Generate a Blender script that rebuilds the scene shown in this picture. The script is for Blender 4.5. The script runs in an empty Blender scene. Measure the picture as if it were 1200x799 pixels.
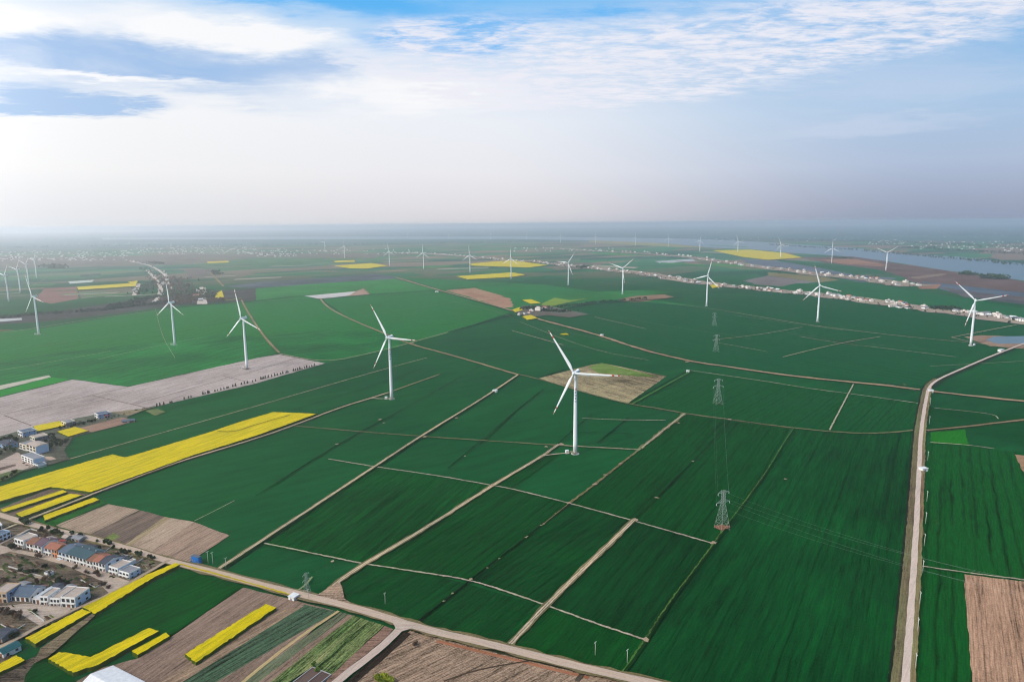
import bpy, math, random
from mathutils import Vector, Matrix
random.seed(7)
R_ = math.radians
S = bpy.context.scene
C = S.collection

# ------------------------------------------------------------------ camera
FPX, YH, ROLL, CAMH = 800.0, 262.0, R_(-0.5), 248.0      # focal length and horizon row on the 1200x799 photograph
_th = math.atan((399.5 - YH) / FPX)
F = Vector((0, math.cos(_th), -math.sin(_th)))
U0 = Vector((0, math.sin(_th), math.cos(_th))); R0 = Vector((1, 0, 0))
RT = R0 * math.cos(ROLL) + U0 * math.sin(ROLL)
UP = -R0 * math.sin(ROLL) + U0 * math.cos(ROLL)
def ray(x, y):
    return F + RT * ((x - 600) / FPX) - UP * ((y - 399.5) / FPX)
def at(x, y):
    """ground point seen at a pixel of the photograph"""
    d = ray(x, y); t = -CAMH / d.z
    return Vector((d.x * t, d.y * t, 0))
def ppm(x, y):
    d = ray(x, y); p = d * (-CAMH / d.z)
    return FPX / p.dot(F)
def skydir(x, y):
    d = ray(x, y).normalized()
    return math.degrees(math.atan2(d.x, d.y)), math.degrees(math.asin(d.z))
cam = bpy.data.cameras.new('camera'); co = bpy.data.objects.new('camera', cam); C.objects.link(co)
cam.sensor_width = 36; cam.lens = 24; cam.clip_start = 1; cam.clip_end = 80000
m = Matrix((RT, UP, -F)).transposed().to_4x4(); m.translation = Vector((0, 0, CAMH))
co.matrix_world = m
S.camera = co

# ------------------------------------------------------------------ small helpers
def lin(r, g, b):
    f = lambda c: (c / 255 / 12.92) if c <= 10 else ((c / 255 + 0.055) / 1.055) ** 2.4
    return (f(r), f(g), f(b))
def tag(o, label=None, cat=None, group=None, kind=None):
    if label: o['label'] = label
    if cat: o['category'] = cat
    if group: o['group'] = group
    if kind: o['kind'] = kind
    return o
class MB:
    def __init__(s): s.v = []; s.f = []; s.mi = []
    def add(s, vs, fs, mi=0):
        n = len(s.v); s.v += [tuple(v) for v in vs]
        s.f += [tuple(i + n for i in f) for f in fs]; s.mi += [mi] * len(fs)
        return s
    def box(s, x0, x1, y0, y1, z0, z1, mi=0):
        return s.add([(x0,y0,z0),(x1,y0,z0),(x1,y1,z0),(x0,y1,z0),(x0,y0,z1),(x1,y0,z1),(x1,y1,z1),(x0,y1,z1)],
                     [(3,2,1,0),(4,5,6,7),(0,1,5,4),(1,2,6,5),(2,3,7,6),(3,0,4,7)], mi)
    def bar(s, a, b, r, n=4, mi=0, r2=None):
        a = Vector(a); b = Vector(b); d = (b - a).normalized(); r2 = r if r2 is None else r2
        u = d.cross(Vector((0, 0, 1)));
        if u.length < 1e-3: u = Vector((1, 0, 0))
        u.normalize(); w = d.cross(u)
        vs = []
        for p, rr in ((a, r), (b, r2)):
            for k in range(n):
                t = 2 * math.pi * (k + .5) / n
                vs.append(p + u * (rr * math.cos(t)) + w * (rr * math.sin(t)))
        fs = [(k, (k + 1) % n, n + (k + 1) % n, n + k) for k in range(n)] + [tuple(range(n - 1, -1, -1)), tuple(range(n, 2 * n))]
        return s.add(vs, fs, mi)
    def lathe(s, prof, n=20, mi=0, cx=0, cy=0):
        vs = []; fs = []
        for (r, z) in prof:
            for k in range(n):
                t = 2 * math.pi * k / n; vs.append((cx + r * math.cos(t), cy + r * math.sin(t), z))
        for i in range(len(prof) - 1):
            for k in range(n):
                fs.append((i*n+k, i*n+(k+1) % n, (i+1)*n+(k+1) % n, (i+1)*n+k))
        fs.append(tuple(range(n - 1, -1, -1))); fs.append(tuple((len(prof)-1)*n + k for k in range(n)))
        return s.add(vs, fs, mi)
    def mesh(s, name, mats, smooth=False):
        me = bpy.data.meshes.new(name); me.from_pydata(s.v, [], s.f)
        for q in (mats if isinstance(mats, (list, tuple)) else [mats]): me.materials.append(q)
        for p, i in zip(me.polygons, s.mi): p.material_index = i; p.use_smooth = smooth
        me.update(); return me
    def obj(s, name, mats, parent=None, smooth=False):
        o = bpy.data.objects.new(name, s.mesh(name, mats, smooth)); C.objects.link(o)
        if parent: o.parent = parent
        return o
def empty(name, loc, rz=0):
    o = bpy.data.objects.new(name, None); C.objects.link(o); o.location = loc; o.rotation_euler = (0, 0, rz)
    o.empty_display_size = .5
    return o
def link_mesh(name, me, parent=None):
    o = bpy.data.objects.new(name, me); C.objects.link(o); o.parent = parent
    return o
def copy_tree(o, parent=None):
    c = o.copy(); C.objects.link(c); c.parent = parent
    for ch in list(o.children): copy_tree(ch, c)
    return c

# ------------------------------------------------------------------ node helper
class X:
    """a socket with arithmetic"""
    nt = None
    def __init__(s, v): s.v = v
    @staticmethod
    def op(o, *a, clamp=False):
        n = X.nt.nodes.new('ShaderNodeMath'); n.operation = o; n.use_clamp = clamp
        for i, q in enumerate(a):
            q = q.v if isinstance(q, X) else q
            if isinstance(q, (int, float)): n.inputs[i].default_value = q
            else: X.nt.links.new(q, n.inputs[i])
        return X(n.outputs[0])
    def __add__(s, b): return X.op('ADD', s, b)
    __radd__ = __add__
    def __sub__(s, b): return X.op('SUBTRACT', s, b)
    def __rsub__(s, b): return X.op('SUBTRACT', b, s)
    def __mul__(s, b): return X.op('MULTIPLY', s, b)
    __rmul__ = __mul__
    def __truediv__(s, b): return X.op('DIVIDE', s, b)
    def __pow__(s, b): return X.op('POWER', s, b)
def smooth(x, a, b):
    n = X.nt.nodes.new('ShaderNodeMapRange'); n.interpolation_type = 'SMOOTHSTEP'
    X.nt.links.new(x.v, n.inputs[0]); n.inputs[1].default_value = a; n.inputs[2].default_value = b
    return X(n.outputs[0])
def mixc(f, a, b, mode='MIX'):
    n = X.nt.nodes.new('ShaderNodeMix'); n.data_type = 'RGBA'; n.blend_type = mode
    for sock, q in ((n.inputs[0], f), (n.inputs[6], a), (n.inputs[7], b)):
        q = q.v if isinstance(q, X) else q
        if isinstance(q, tuple): sock.default_value = (*q, 1) if len(q) == 3 else q
        elif isinstance(q, (int, float)): sock.default_value = q
        else: X.nt.links.new(q, sock)
    return X(n.outputs[2])
def noise(vec, scale, detail=3, rough=.55, dist=0):
    n = X.nt.nodes.new('ShaderNodeTexNoise'); n.inputs['Scale'].default_value = scale
    n.inputs['Detail'].default_value = detail; n.inputs['Roughness'].default_value = rough; n.inputs['Distortion'].default_value = dist
    if vec is not None: X.nt.links.new(vec.v, n.inputs['Vector'])
    return X(n.outputs['Fac'])
def comb(x, y, z=0.0):
    n = X.nt.nodes.new('ShaderNodeCombineXYZ')
    for i, q in enumerate((x, y, z)):
        if isinstance(q, X): X.nt.links.new(q.v, n.inputs[i])
        else: n.inputs[i].default_value = q
    return X(n.outputs[0])
def sep(v):
    n = X.nt.nodes.new('ShaderNodeSeparateXYZ'); X.nt.links.new(v.v, n.inputs[0])
    return [X(o) for o in n.outputs]
def pos(): return X(X.nt.nodes.new('ShaderNodeNewGeometry').outputs['Position'])
def attr(name, out='Fac'):
    n = X.nt.nodes.new('ShaderNodeAttribute'); n.attribute_type = 'OBJECT'; n.attribute_name = name
    return X(n.outputs[out])
def new_mat(name):
    mt = bpy.data.materials.new(name); mt.use_nodes = True
    X.nt = mt.node_tree
    return mt, mt.node_tree.nodes['Principled BSDF']
def finish(b, col, rough=.9, spec=.2, bump=None, bstr=.3, bdist=.3):
    L = X.nt.links
    if isinstance(col, X): L.new(col.v, b.inputs['Base Color'])
    else: b.inputs['Base Color'].default_value = (*col, 1)
    b.inputs['Roughness'].default_value = rough
    b.inputs['Specular IOR Level'].default_value = spec
    if bump is not None:
        n = X.nt.nodes.new('ShaderNodeBump'); n.inputs['Strength'].default_value = bstr; n.inputs['Distance'].default_value = bdist
        L.new(bump.v, n.inputs['Height']); L.new(n.outputs[0], b.inputs['Normal'])

# ---- farmland: one material, each sheet carries its own colours and row direction
def make_land():
    mt, b = new_mat('farmland')
    p = pos(); ang = attr('row_angle'); amt = attr('row_amt'); sp = attr('row_gap'); var = attr('variation')
    c1 = attr('tint', 'Color'); c2 = attr('tint_second', 'Color')
    rot = X.nt.nodes.new('ShaderNodeVectorRotate'); rot.rotation_type = 'Z_AXIS'
    X.nt.links.new(p.v, rot.inputs['Vector']); X.nt.links.new((ang * -1.0).v, rot.inputs['Angle'])
    x, y, z = sep(X(rot.outputs[0]))             # x runs along the rows
    big = noise(p, .006, 4, .6)
    mid = noise(comb(x * .012, y * .13), 1.0, 6, .68)      # long streaks
    fine = noise(comb(x * .05, y * .9), 1.0, 4, .75)
    grain = noise(p, .9, 4, .75)
    lines = X.op('SINE', (y + (noise(comb(x * .02, y * .05), 1., 2) - .5) * (sp * .8)) / sp * 6.28318) * .5 + .5
    lines = lines ** 5.0
    lmod = smooth(noise(comb(x * .006, y * .03), 1., 2), .3, .65)
    f = smooth(big * .5 + mid * .5, .34, .66)
    col = mixc(f, c1, c2)
    tl = X.op('ABSOLUTE', X.op('COSINE', (y + (big - .5) * 6.0) * (3.14159 / 19.0))) ** 70.0
    v = 1.0 + ((mid - .5) * 2.3 + (fine - .5) * 3.0 + (grain - .5) * 2.2 + (big - .5) * 1.9) * (var * 1.9) - lines * amt * lmod - tl * smooth(amt, .1, .3) * .22
    v = X.op('MAXIMUM', v, .12)
    bare = smooth(noise(comb(x * .02 + 40.0, y * .05), 1., 5, .7), .66, .8) * .5
    col = mixc(bare, col, mixc(.5, col, lin(120, 112, 76)))
    col = mixc(1.0, col, comb(v, v, v), 'MULTIPLY')
    finish(b, col, 1.0, .0, grain * .6 + fine * .6 - lines * amt, .45, .5)
    return mt
LAND = make_land()
def make_ground():
    mt, b = new_mat('open_country')
    p = pos(); x, y, z = sep(p)
    r = X.op('SQRT', x * x + y * y)
    a = R_(35)
    u = x * math.cos(a) + y * math.sin(a); w = y * math.cos(a) - x * math.sin(a)
    vor = X.nt.nodes.new('ShaderNodeTexVoronoi'); vor.inputs['Scale'].default_value = 1
    X.nt.links.new(comb(u * .0016, w * .0042).v, vor.inputs['Vector'])
    h, s_, l_ = [X(o) for o in (lambda n: (X.nt.links.new(vor.outputs['Color'], n.inputs[0]), n.outputs)[1])(X.nt.nodes.new('ShaderNodeSeparateColor'))]
    bands = noise(comb(x * .00022, y * .0016), 1., 5, .65)
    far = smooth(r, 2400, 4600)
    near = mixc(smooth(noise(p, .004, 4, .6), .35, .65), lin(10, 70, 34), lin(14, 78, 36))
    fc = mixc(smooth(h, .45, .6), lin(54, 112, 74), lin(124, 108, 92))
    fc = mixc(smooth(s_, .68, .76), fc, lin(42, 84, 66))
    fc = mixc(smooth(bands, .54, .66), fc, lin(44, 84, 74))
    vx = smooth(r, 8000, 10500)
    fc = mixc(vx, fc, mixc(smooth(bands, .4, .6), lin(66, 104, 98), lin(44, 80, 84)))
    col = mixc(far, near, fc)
    mid = noise(comb(u * .012, w * .07), 1., 5, .65); fine = noise(comb(u * .05, w * .6), 1., 4, .7); grain = noise(p, .9, 4, .75)
    v = 1.0 + ((mid - .5) * 2.9 + (fine - .5) * 2.6 + (grain - .5) * 2.2) * .34
    col = mixc(1.0, col, comb(v, v, v), 'MULTIPLY')
    finish(b, col, 1.0, .0, grain * .6 + fine * .6, .4, .5)
    return mt
GROUND = make_ground()
def simple(name, c, rough=.7, spec=.3, var=.12, scale=.8, metal=0):
    mt, b = new_mat(name)
    g = noise(X(X.nt.nodes.new('ShaderNodeTexCoord').outputs['Object']), scale, 4, .65)
    v = 1.0 + (g - .5) * (2 * var)
    finish(b, mixc(1.0, c, comb(v, v, v), 'MULTIPLY'), rough, spec)
    b.inputs['Metallic'].default_value = metal
    return mt
def rape_mat():
    mt, b = new_mat('rapeseed_bloom')
    p = pos(); ang = attr('row_angle')
    rot = X.nt.nodes.new('ShaderNodeVectorRotate'); rot.rotation_type = 'Z_AXIS'
    X.nt.links.new(p.v, rot.inputs['Vector']); X.nt.links.new((ang * -1.0).v, rot.inputs['Angle'])
    x, y, z = sep(X(rot.outputs[0]))
    st = noise(comb(x * .02, y * .22), 1., 5, .7); g = noise(p, .8, 5, .8); gp = noise(comb(x * .05, y * .8), 1., 3, .6)
    col = mixc(smooth(st * .5 + g * .5, .34, .62), lin(158, 146, 10), lin(220, 192, 4))
    col = mixc(smooth(gp * .6 + g * .4, .5, .66) * .75, col, lin(112, 122, 20))
    n = X.nt.nodes.new('ShaderNodeNewGeometry'); nx, ny, nz = sep(X(n.outputs['True Normal']))
    col = mixc(smooth(nz, .35, .75), lin(70, 86, 20), col)         # the stems on the flanks of the crop are green
    finish(b, col, .95, .05, g + st * .5, .7, .6)
    return mt
def leaf_mat(name, a, bcol):
    mt, b = new_mat(name)
    g = noise(pos(), 1.3, 3, .6); o = X(X.nt.nodes.new('ShaderNodeObjectInfo').outputs['Random'])
    finish(b, mixc(smooth(g * .7 + o * .3, .3, .65), a, bcol), .9, .1)
    return mt
def water_mat():
    mt, b = new_mat('river_water')
    g = noise(pos(), .05, 4, .6)
    finish(b, lin(92, 110, 116), .42, .5, g, .05, .3)
    return mt
RAPE = rape_mat(); WATER = water_mat()
WHITE = simple('white_paint', (.80, .81, .81), .45, .4, .04, .2)
RED = simple('red_paint', lin(190, 70, 58), .5, .4, .05)
GREYPAINT = simple('pale_concrete', lin(190, 186, 178), .85, .2, .12)
STEEL = simple('galvanised_steel', lin(150, 162, 154), .7, .2, .1, .5, .1)
DARKGLASS = simple('dark_glass', (.025, .03, .036), .25, .5, .2)
BLUEINK = simple('blue_lettering', lin(40, 78, 140), .6)
REDINK = simple('red_emblem', lin(170, 40, 44), .6)
BARK = simple('bark', lin(82, 66, 52), .95, .1, .2)
LEAF_D = leaf_mat('dark_leaves', lin(26, 46, 28), lin(52, 72, 40))
LEAF_M = leaf_mat('green_leaves', lin(48, 82, 30), lin(92, 118, 44))
LEAF_B = leaf_mat('bare_twigs', lin(70, 54, 46), lin(104, 84, 66))
LEAF_Y = leaf_mat('spring_leaves', lin(86, 104, 28), lin(138, 146, 44))
WALLM = {k: simple('wall_' + k, lin(*c), .85, .2, .14, .5) for k, c in dict(white=(228, 226, 220), cream=(218, 206, 180), tan=(188, 160, 128), blue=(126, 156, 190),
         grey=(160, 158, 156), orange=(214, 134, 72), paleblue=(184, 202, 220), dark=(92, 94, 98)).items()}
ROOFM = {k: simple('roof_' + k, lin(*c),   .85, .2, .30, .45) for k, c in dict(tan=(168, 152, 138), orange=(146, 94, 74), brown=(122, 84, 64), purple=(92, 72, 80), teal=(56, 80, 86),
         slate=(62, 66, 76), blue=(82, 96, 110), red=(176, 66, 58), white=(214, 214, 212), grey=(128, 128, 130), green=(34, 86, 90)).items()}

# ------------------------------------------------------------------ ground sheets
_lay = [0]
def nextz():
    _lay[0] += 1
    return .03 + .004 * _lay[0]
def land_props(o, c1, c2=None, rows=None, amt=.0, gap=4., var=.3):
    def warm(c): return (min(255, c[0] * 1.02), c[1] * 1.0, c[2] * .96) if c[0] > c[1] * 1.02 and c[0] < 176 else c
    c1 = warm(c1); c2 = warm(c2 or c1)
    def crop(c):                                     # young wheat is a deep green
        c = lin(*c); g_ = c[1]; k = 1.0 if not (g_ > 2.6 * c[0] and g_ > 1.3 * c[2]) else .66 if g_ < .076 else .9 if g_ < .115 else .92
        return [c[0] * k * k * .8, c[1] * min(1.1, k * 1.22), c[2] * k * .64] if k != 1.0 else list(c)
    o['tint'] = crop(c1); o['tint_second'] = crop(c2)
    ang = 0.0
    if rows:
        d = at(*rows[1]) - at(*rows[0]); ang = math.atan2(d.y, d.x)
    o['row_angle'] = float(ang); o['row_amt'] = float(amt); o['row_gap'] = float(gap); o['variation'] = float(var)
def smooth_poly(P, step, jit, closed=True):
    out = []; n = len(P)
    for i in range(n if closed else n - 1):
        a, b = P[i], P[(i + 1) % n]; L = (b - a).length; k = max(1, min(60, int(L / step)))
        nrm = Vector((-(b - a).y, (b - a).x, 0)).normalized() if L > 0 else Vector((0, 0, 0))
        for q in range(k):
            out.append(a.lerp(b, q / k) + nrm * (random.uniform(-jit, jit) if q else 0))
    if not closed: out.append(P[-1])
    return out
def sheet(name, px, c1, c2=None, rows=None, amt=.0, gap=4., var=.3, mat=None, jit=.8, label=None, cat='field', kind='structure', h=0):
    P = [at(*q) for q in px]
    size = max((a - b).length for a in P for b in P)
    P = smooth_poly(P, max(2, size / 150), min(.55, size / 60)) if h else smooth_poly(P, max(6, size / 40), min(jit, size / 60))
    area = sum(P[i].x * P[(i+1) % len(P)].y - P[(i+1) % len(P)].x * P[i].y for i in range(len(P)))
    if area < 0: P.reverse()
    z = nextz(); n = len(P); b = MB()
    if h:
        b.add([(p.x, p.y, z + h) for p in P] + [(p.x, p.y, 0) for p in P], [tuple(range(n))] + [(i, i + n, (i + 1) % n + n, (i + 1) % n) for i in range(n)])
    else:
        b.add([(p.x, p.y, z) for p in P], [tuple(range(n))])
    o = b.obj(name, mat or LAND)
    land_props(o, c1, c2, rows, amt, gap, var)
    return tag(o, label, cat if label else None, None, kind)
def strip_pts(px, step):
    return [at(*q) for q in px]
def strip(name, px, w, c1, c2=None, var=.35, jit=.12, off=0.0, mat=None, smooth_line=True, label=None, cat=None):
    P = [at(*q) for q in px]
    if smooth_line and len(P) > 2:                       # round the corners
        for _ in range(2):
            Q = [P[0]]
            for i in range(len(P) - 1):
                Q += [P[i].lerp(P[i+1], .25), P[i].lerp(P[i+1], .75)]
            Q.append(P[-1]); P = Q
    L = sum((P[i+1] - P[i]).length for i in range(len(P) - 1))
    step = max(w * 1.3, L / 260)
    Q = [P[0]]
    for i in range(len(P) - 1):
        d = (P[i+1] - P[i]).length; k = max(1, int(d / step))
        Q += [P[i].lerp(P[i+1], (q + 1) / k) for q in range(k)]
    z = nextz(); vs = []; fs = []
    for i, p in enumerate(Q):
        t = (Q[min(i + 1, len(Q) - 1)] - Q[max(i - 1, 0)])
        if t.length < 1e-6: t = Vector((1, 0, 0))
        t.normalize(); nrm = Vector((-t.y, t.x, 0))
        a = w / 2 * (1 + random.uniform(-jit, jit)); bq = w / 2 * (1 + random.uniform(-jit, jit))
        l = p + nrm * (off + a); r = p + nrm * (off - bq)
        vs += [(l.x, l.y, z), (r.x, r.y, z)]
        if i: fs.append((2*i - 2, 2*i - 1, 2*i + 1, 2*i))
    o = MB().add(vs, fs).obj(name, mat or LAND)
    land_props(o, c1, c2, None, 0, 4, var * .6)
    dr = P[-1] - P[0]; o['row_angle'] = float(math.atan2(dr.y, dr.x))
    return tag(o, label, cat, None, 'structure')
def spot(px, r, c1, c2=None, name='bare_ground'):
    p = at(*px); n = 14; z = nextz(); r = r * .68
    vs = [(p.x + r * random.uniform(.45, 1.3) * math.cos(2*math.pi*k/n), p.y + r * random.uniform(.45, 1.3) * math.sin(2*math.pi*k/n), z) for k in range(n)]
    o = MB().add(vs, [tuple(range(n))]).obj(name, LAND); land_props(o, c1, c2, None, 0, 4, .4)
    return tag(o, kind='structure')

# the open country out to the horizon
b = MB(); NR = 96; rings = [0, 300, 700, 1500, 3000, 6000, 10000, 15000, 20000, 40000]
vs = [(0, 0, 0)]
for r in rings[1:]:
    vs += [(r * math.cos(2*math.pi*k/NR), r * math.sin(2*math.pi*k/NR), 0) for k in range(NR)]
fs = [(0, 1 + k, 1 + (k + 1) % NR) for k in range(NR)]
for i in range(len(rings) - 2):
    o0 = 1 + i * NR; o1 = o0 + NR
    fs += [(o0 + k, o1 + k, o1 + (k + 1) % NR, o0 + (k + 1) % NR) for k in range(NR)]
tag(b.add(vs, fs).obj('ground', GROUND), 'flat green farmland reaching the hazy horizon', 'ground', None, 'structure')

TAN = (172, 152, 132); TAN2 = (190, 172, 152); BRN = (128, 104, 86); BRN2 = (108, 90, 76); DK = (24, 52, 36)
GR = (16, 70, 38); GR2 = (20, 80, 42)
ROWA = ((330, 620), (600, 445)); ROWB = ((735, 785), (930, 503)); ROWC = ((1120, 620), (1120, 532))

# --- far country and river
sheet('river', [(120,281),(300,280.5),(600,280.2),(682,281.5),(780,285),(835,290.5),(880,292),(930,296.5),(1000,301),(1062,309.5),(1112,317.5),(1150,321.5),(1200,329),(1330,348),
                (1330,322),(1200,309),(1125,301),(1055,297),(1000,290.5),(900,284),(812,279.8),(650,277.6),(600,277.2),(300,277.6),(120,278.8)], (78,104,118), mat=WATER, jit=4, label='wide grey blue river winding below the horizon', cat='river')
sheet('field', [(690,281.5),(780,285),(835,290.5),(800,290),(720,286),(690,284)], (150,138,92), (120,120,80), var=.5, jit=10)
sheet('field', [(940,302),(1000,300.6),(1062,310),(1112,318),(1200,330),(1320,347),(1320,362),(1200,350),(1150,343),(1075,333),(1040,319),(975,310.5)], (104,80,72), (88,74,72), var=.6, jit=14)
sheet('field', [(960,304),(1000,303.5),(1045,311),(1030,312),(985,309)], (150,110,86), (132,98,80), var=.5, jit=8)
sheet('field', [(905,303.5),(975,309),(1030,316),(1048,321),(1000,322),(930,311)], (40,84,66), (34,78,66), var=.4, jit=8)
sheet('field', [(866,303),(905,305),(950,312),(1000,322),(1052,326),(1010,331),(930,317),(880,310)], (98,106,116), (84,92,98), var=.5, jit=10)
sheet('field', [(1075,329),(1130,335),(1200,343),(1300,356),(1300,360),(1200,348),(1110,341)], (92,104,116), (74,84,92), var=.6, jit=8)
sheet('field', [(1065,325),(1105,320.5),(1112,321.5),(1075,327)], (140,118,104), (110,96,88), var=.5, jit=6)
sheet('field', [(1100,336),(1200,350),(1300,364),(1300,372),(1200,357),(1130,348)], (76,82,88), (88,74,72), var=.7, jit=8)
sheet('field', [(1072,333),(1103,333),(1098,338.5),(1078,338.5)], (160,112,92), (130,100,86), var=.4)
sheet('field', [(870,329),(900,323),(955,330.5),(925,336),(890,334)], (122,112,112), (100,98,98), var=.5, jit=6)
sheet('field', [(900,319),(960,324),(985,328),(960,331),(900,323)], (130,118,80), (100,100,70), var=.5, jit=5)
sheet('field', [(767,306),(812,303.4),(815,306),(775,309)], (176,178,176), (150,154,152), var=.3, jit=3)
sheet('field', [(815,303),(870,309),(900,316),(870,316),(820,309)], (110,110,82), (84,100,70), var=.5, jit=6)
# left: hazed plots between the turbines and the tree-lined lane
sheet('field', [(-120,303),(150,300),(300,297),(450,296),(440,303),(300,308),(150,312),(-120,316)], (116,96,92), (92,98,80), var=.6, jit=16)
sheet('field', [(230,309),(300,302),(420,303),(470,306),(330,312),(240,318)], (60,104,74), (82,104,80), var=.4, jit=8)
sheet('field', [(40,352),(52,338),(90,336),(92,350),(60,356)], (130,94,86), (120,92,84), var=.3)
sheet('field', [(92,341),(160,337),(156,343),(95,350)], (112,102,84), (90,104,80), var=.4)
sheet('field', [(80,330),(110,328),(108,330.5),(82,332.5)], (198,200,190), (176,182,170), var=.2)
sheet('field', [(94,322),(118,320.6),(118,322.5),(94,324.5)], (44,66,62), var=.2)
sheet('field', [(-120,385),(0,371),(70,364),(150,352),(205,346),(262,340),(300,338),(300,352),(200,359),(135,368),(50,377),(0,380),(-120,394)], (74,62,62), (60,62,58), var=.7, jit=6)
sheet('field', [(-10,374),(25,372.5),(26,375),(-10,377.5)], (176,176,172), var=.2)
sheet('field', [(-20,386),(15,386),(12,391),(-20,393)], (92,74,62), var=.3)
sheet('field', [(262,336),(300,331),(345,328),(440,321),(463,324),(462,327.5),(380,332),(300,338)], (66,76,76), (78,80,84), var=.6, jit=5)
sheet('field', [(215,316),(252,315),(255,324),(222,326)], (108,96,92), (96,92,86), var=.4)
# many narrow plots of the hazy far left and middle
gp_ = random.Random(31)
for (x0, x1, y0, y1, n, slope) in ((-80, 160, 312, 346, 26, -.045), (215, 330, 308, 330, 13, -.05), (330, 640, 299, 318, 20, -.03), (620, 860, 288, 312, 16, .05)):
    for _ in range(n):
        x = gp_.uniform(x0, x1); t = gp_.random(); y = y0 + (y1 - y0) * t ** 1.4; a = gp_.uniform(14, 34); h_ = gp_.uniform(.35, 1.3) * (.4 + t); sh = gp_.uniform(2, 7)
        c = gp_.choice([(66,118,74), (88,122,84), (122,112,92), (98,106,82), (52,104,66), (140,122,106), (112,98,92), (80,128,78), (150,146,132)])
        sheet('field', [(x - a, y - a * slope), (x + a, y + a * slope), (x + a - sh, y + a * slope + h_), (x - a - sh, y - a * slope + h_)], c, tuple(int(k * .9) for k in c), var=.3, jit=1)
# wheat fields with their own tone
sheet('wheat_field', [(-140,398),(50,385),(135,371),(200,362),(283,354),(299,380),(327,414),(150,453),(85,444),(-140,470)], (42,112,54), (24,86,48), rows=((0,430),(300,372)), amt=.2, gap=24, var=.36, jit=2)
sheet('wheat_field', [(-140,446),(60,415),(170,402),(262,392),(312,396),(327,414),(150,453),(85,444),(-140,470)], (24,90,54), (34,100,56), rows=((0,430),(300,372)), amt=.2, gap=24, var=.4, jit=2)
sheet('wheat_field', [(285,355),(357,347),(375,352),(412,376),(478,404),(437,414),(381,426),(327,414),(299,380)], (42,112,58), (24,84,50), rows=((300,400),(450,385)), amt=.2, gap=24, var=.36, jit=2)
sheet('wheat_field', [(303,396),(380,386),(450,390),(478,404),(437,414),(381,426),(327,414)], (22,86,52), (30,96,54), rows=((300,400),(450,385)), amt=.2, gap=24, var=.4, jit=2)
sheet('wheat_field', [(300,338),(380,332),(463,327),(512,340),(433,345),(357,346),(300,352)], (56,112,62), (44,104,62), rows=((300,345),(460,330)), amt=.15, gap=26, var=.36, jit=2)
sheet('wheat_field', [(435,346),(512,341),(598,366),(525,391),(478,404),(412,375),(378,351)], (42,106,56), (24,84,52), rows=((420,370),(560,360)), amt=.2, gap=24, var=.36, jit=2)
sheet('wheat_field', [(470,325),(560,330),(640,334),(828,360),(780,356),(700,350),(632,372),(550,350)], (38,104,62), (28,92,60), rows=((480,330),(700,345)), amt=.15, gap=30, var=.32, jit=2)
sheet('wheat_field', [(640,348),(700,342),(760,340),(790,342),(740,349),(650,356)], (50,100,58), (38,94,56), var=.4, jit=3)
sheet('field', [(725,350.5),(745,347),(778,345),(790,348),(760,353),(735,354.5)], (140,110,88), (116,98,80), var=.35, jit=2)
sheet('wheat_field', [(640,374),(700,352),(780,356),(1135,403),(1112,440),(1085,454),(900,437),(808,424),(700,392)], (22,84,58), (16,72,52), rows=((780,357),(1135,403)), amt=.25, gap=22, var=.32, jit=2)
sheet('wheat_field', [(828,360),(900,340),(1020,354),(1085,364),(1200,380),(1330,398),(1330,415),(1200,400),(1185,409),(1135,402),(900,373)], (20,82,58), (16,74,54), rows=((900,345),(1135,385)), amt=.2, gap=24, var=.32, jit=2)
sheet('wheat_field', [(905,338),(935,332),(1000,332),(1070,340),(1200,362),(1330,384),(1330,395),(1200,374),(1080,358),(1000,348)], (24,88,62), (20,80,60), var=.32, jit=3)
sheet('wheat_field', [(812,436),(900,447),(1080,474),(1072,507),(1000,509),(927,502),(855,492),(802,485),(735,474)], (20,80,48), (15,68,44), rows=((930,502),(1000,451)), amt=.3, gap=7, var=.34, jit=1)
sheet('wheat_field', [(930,503),(1000,509.5),(1070,506),(1064,700),(1052,950),(600,950),(735,786)], (13,66,40), (15,74,42), rows=ROWB, amt=.3, gap=5.5, var=.36, jit=1)
sheet('wheat_field', [(1086,520),(1165,527),(1200,531),(1380,548),(1380,1000),(1066,950),(1080,664)], (16,82,40), (13,72,36), rows=((1122,640),(1119,532)), amt=.5, gap=8.5, var=.34, jit=1)
sheet('wheat_field', [(1088,477),(1200,487),(1350,500),(1350,530),(1200,524),(1130,504),(1090,504)], (17,76,46), (15,70,44), rows=((1090,490),(1200,500)), amt=.2, gap=6, var=.34, jit=1)
sheet('wheat_field', [(1090,507),(1130,503.5),(1136,523),(1091,519.5)], (38,104,30), (32,94,32), rows=((1095,519),(1110,505)), amt=.15, gap=4, var=.3, label='small bright green plot beside the tall right road')
sheet('wheat_field', [(310,640),(437,549),(577,570),(530,600),(425,661)], (13,70,36), (16,76,40), rows=ROWA, amt=.35, gap=6.5, var=.36, jit=.5)
sheet('wheat_field', [(425,665),(640,531),(655,534),(600,573),(667,591),(552,680)], (13,72,36), (15,68,36), rows=((430,665),(577,572)), amt=.35, gap=6, var=.36, jit=.5)
sheet('wheat_field', [(385,694),(424,665),(512,675),(640,711),(600,754),(470,728),(425,714)], (12,64,36), (14,70,38), rows=((400,700),(500,640)), amt=.25, gap=6, var=.34, jit=.5)
sheet('wheat_field', [(745,613),(836,638),(757,750),(641,711)], (13,62,36), (15,66,38), rows=((650,712),(745,612)), amt=.2, gap=6, var=.34, jit=.5)
sheet('wheat_field', [(640,713),(757,752),(730,788),(602,757)], (13,70,36), (15,76,36), rows=((650,712),(745,612)), amt=.15, gap=6, var=.34, jit=.5)
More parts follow.
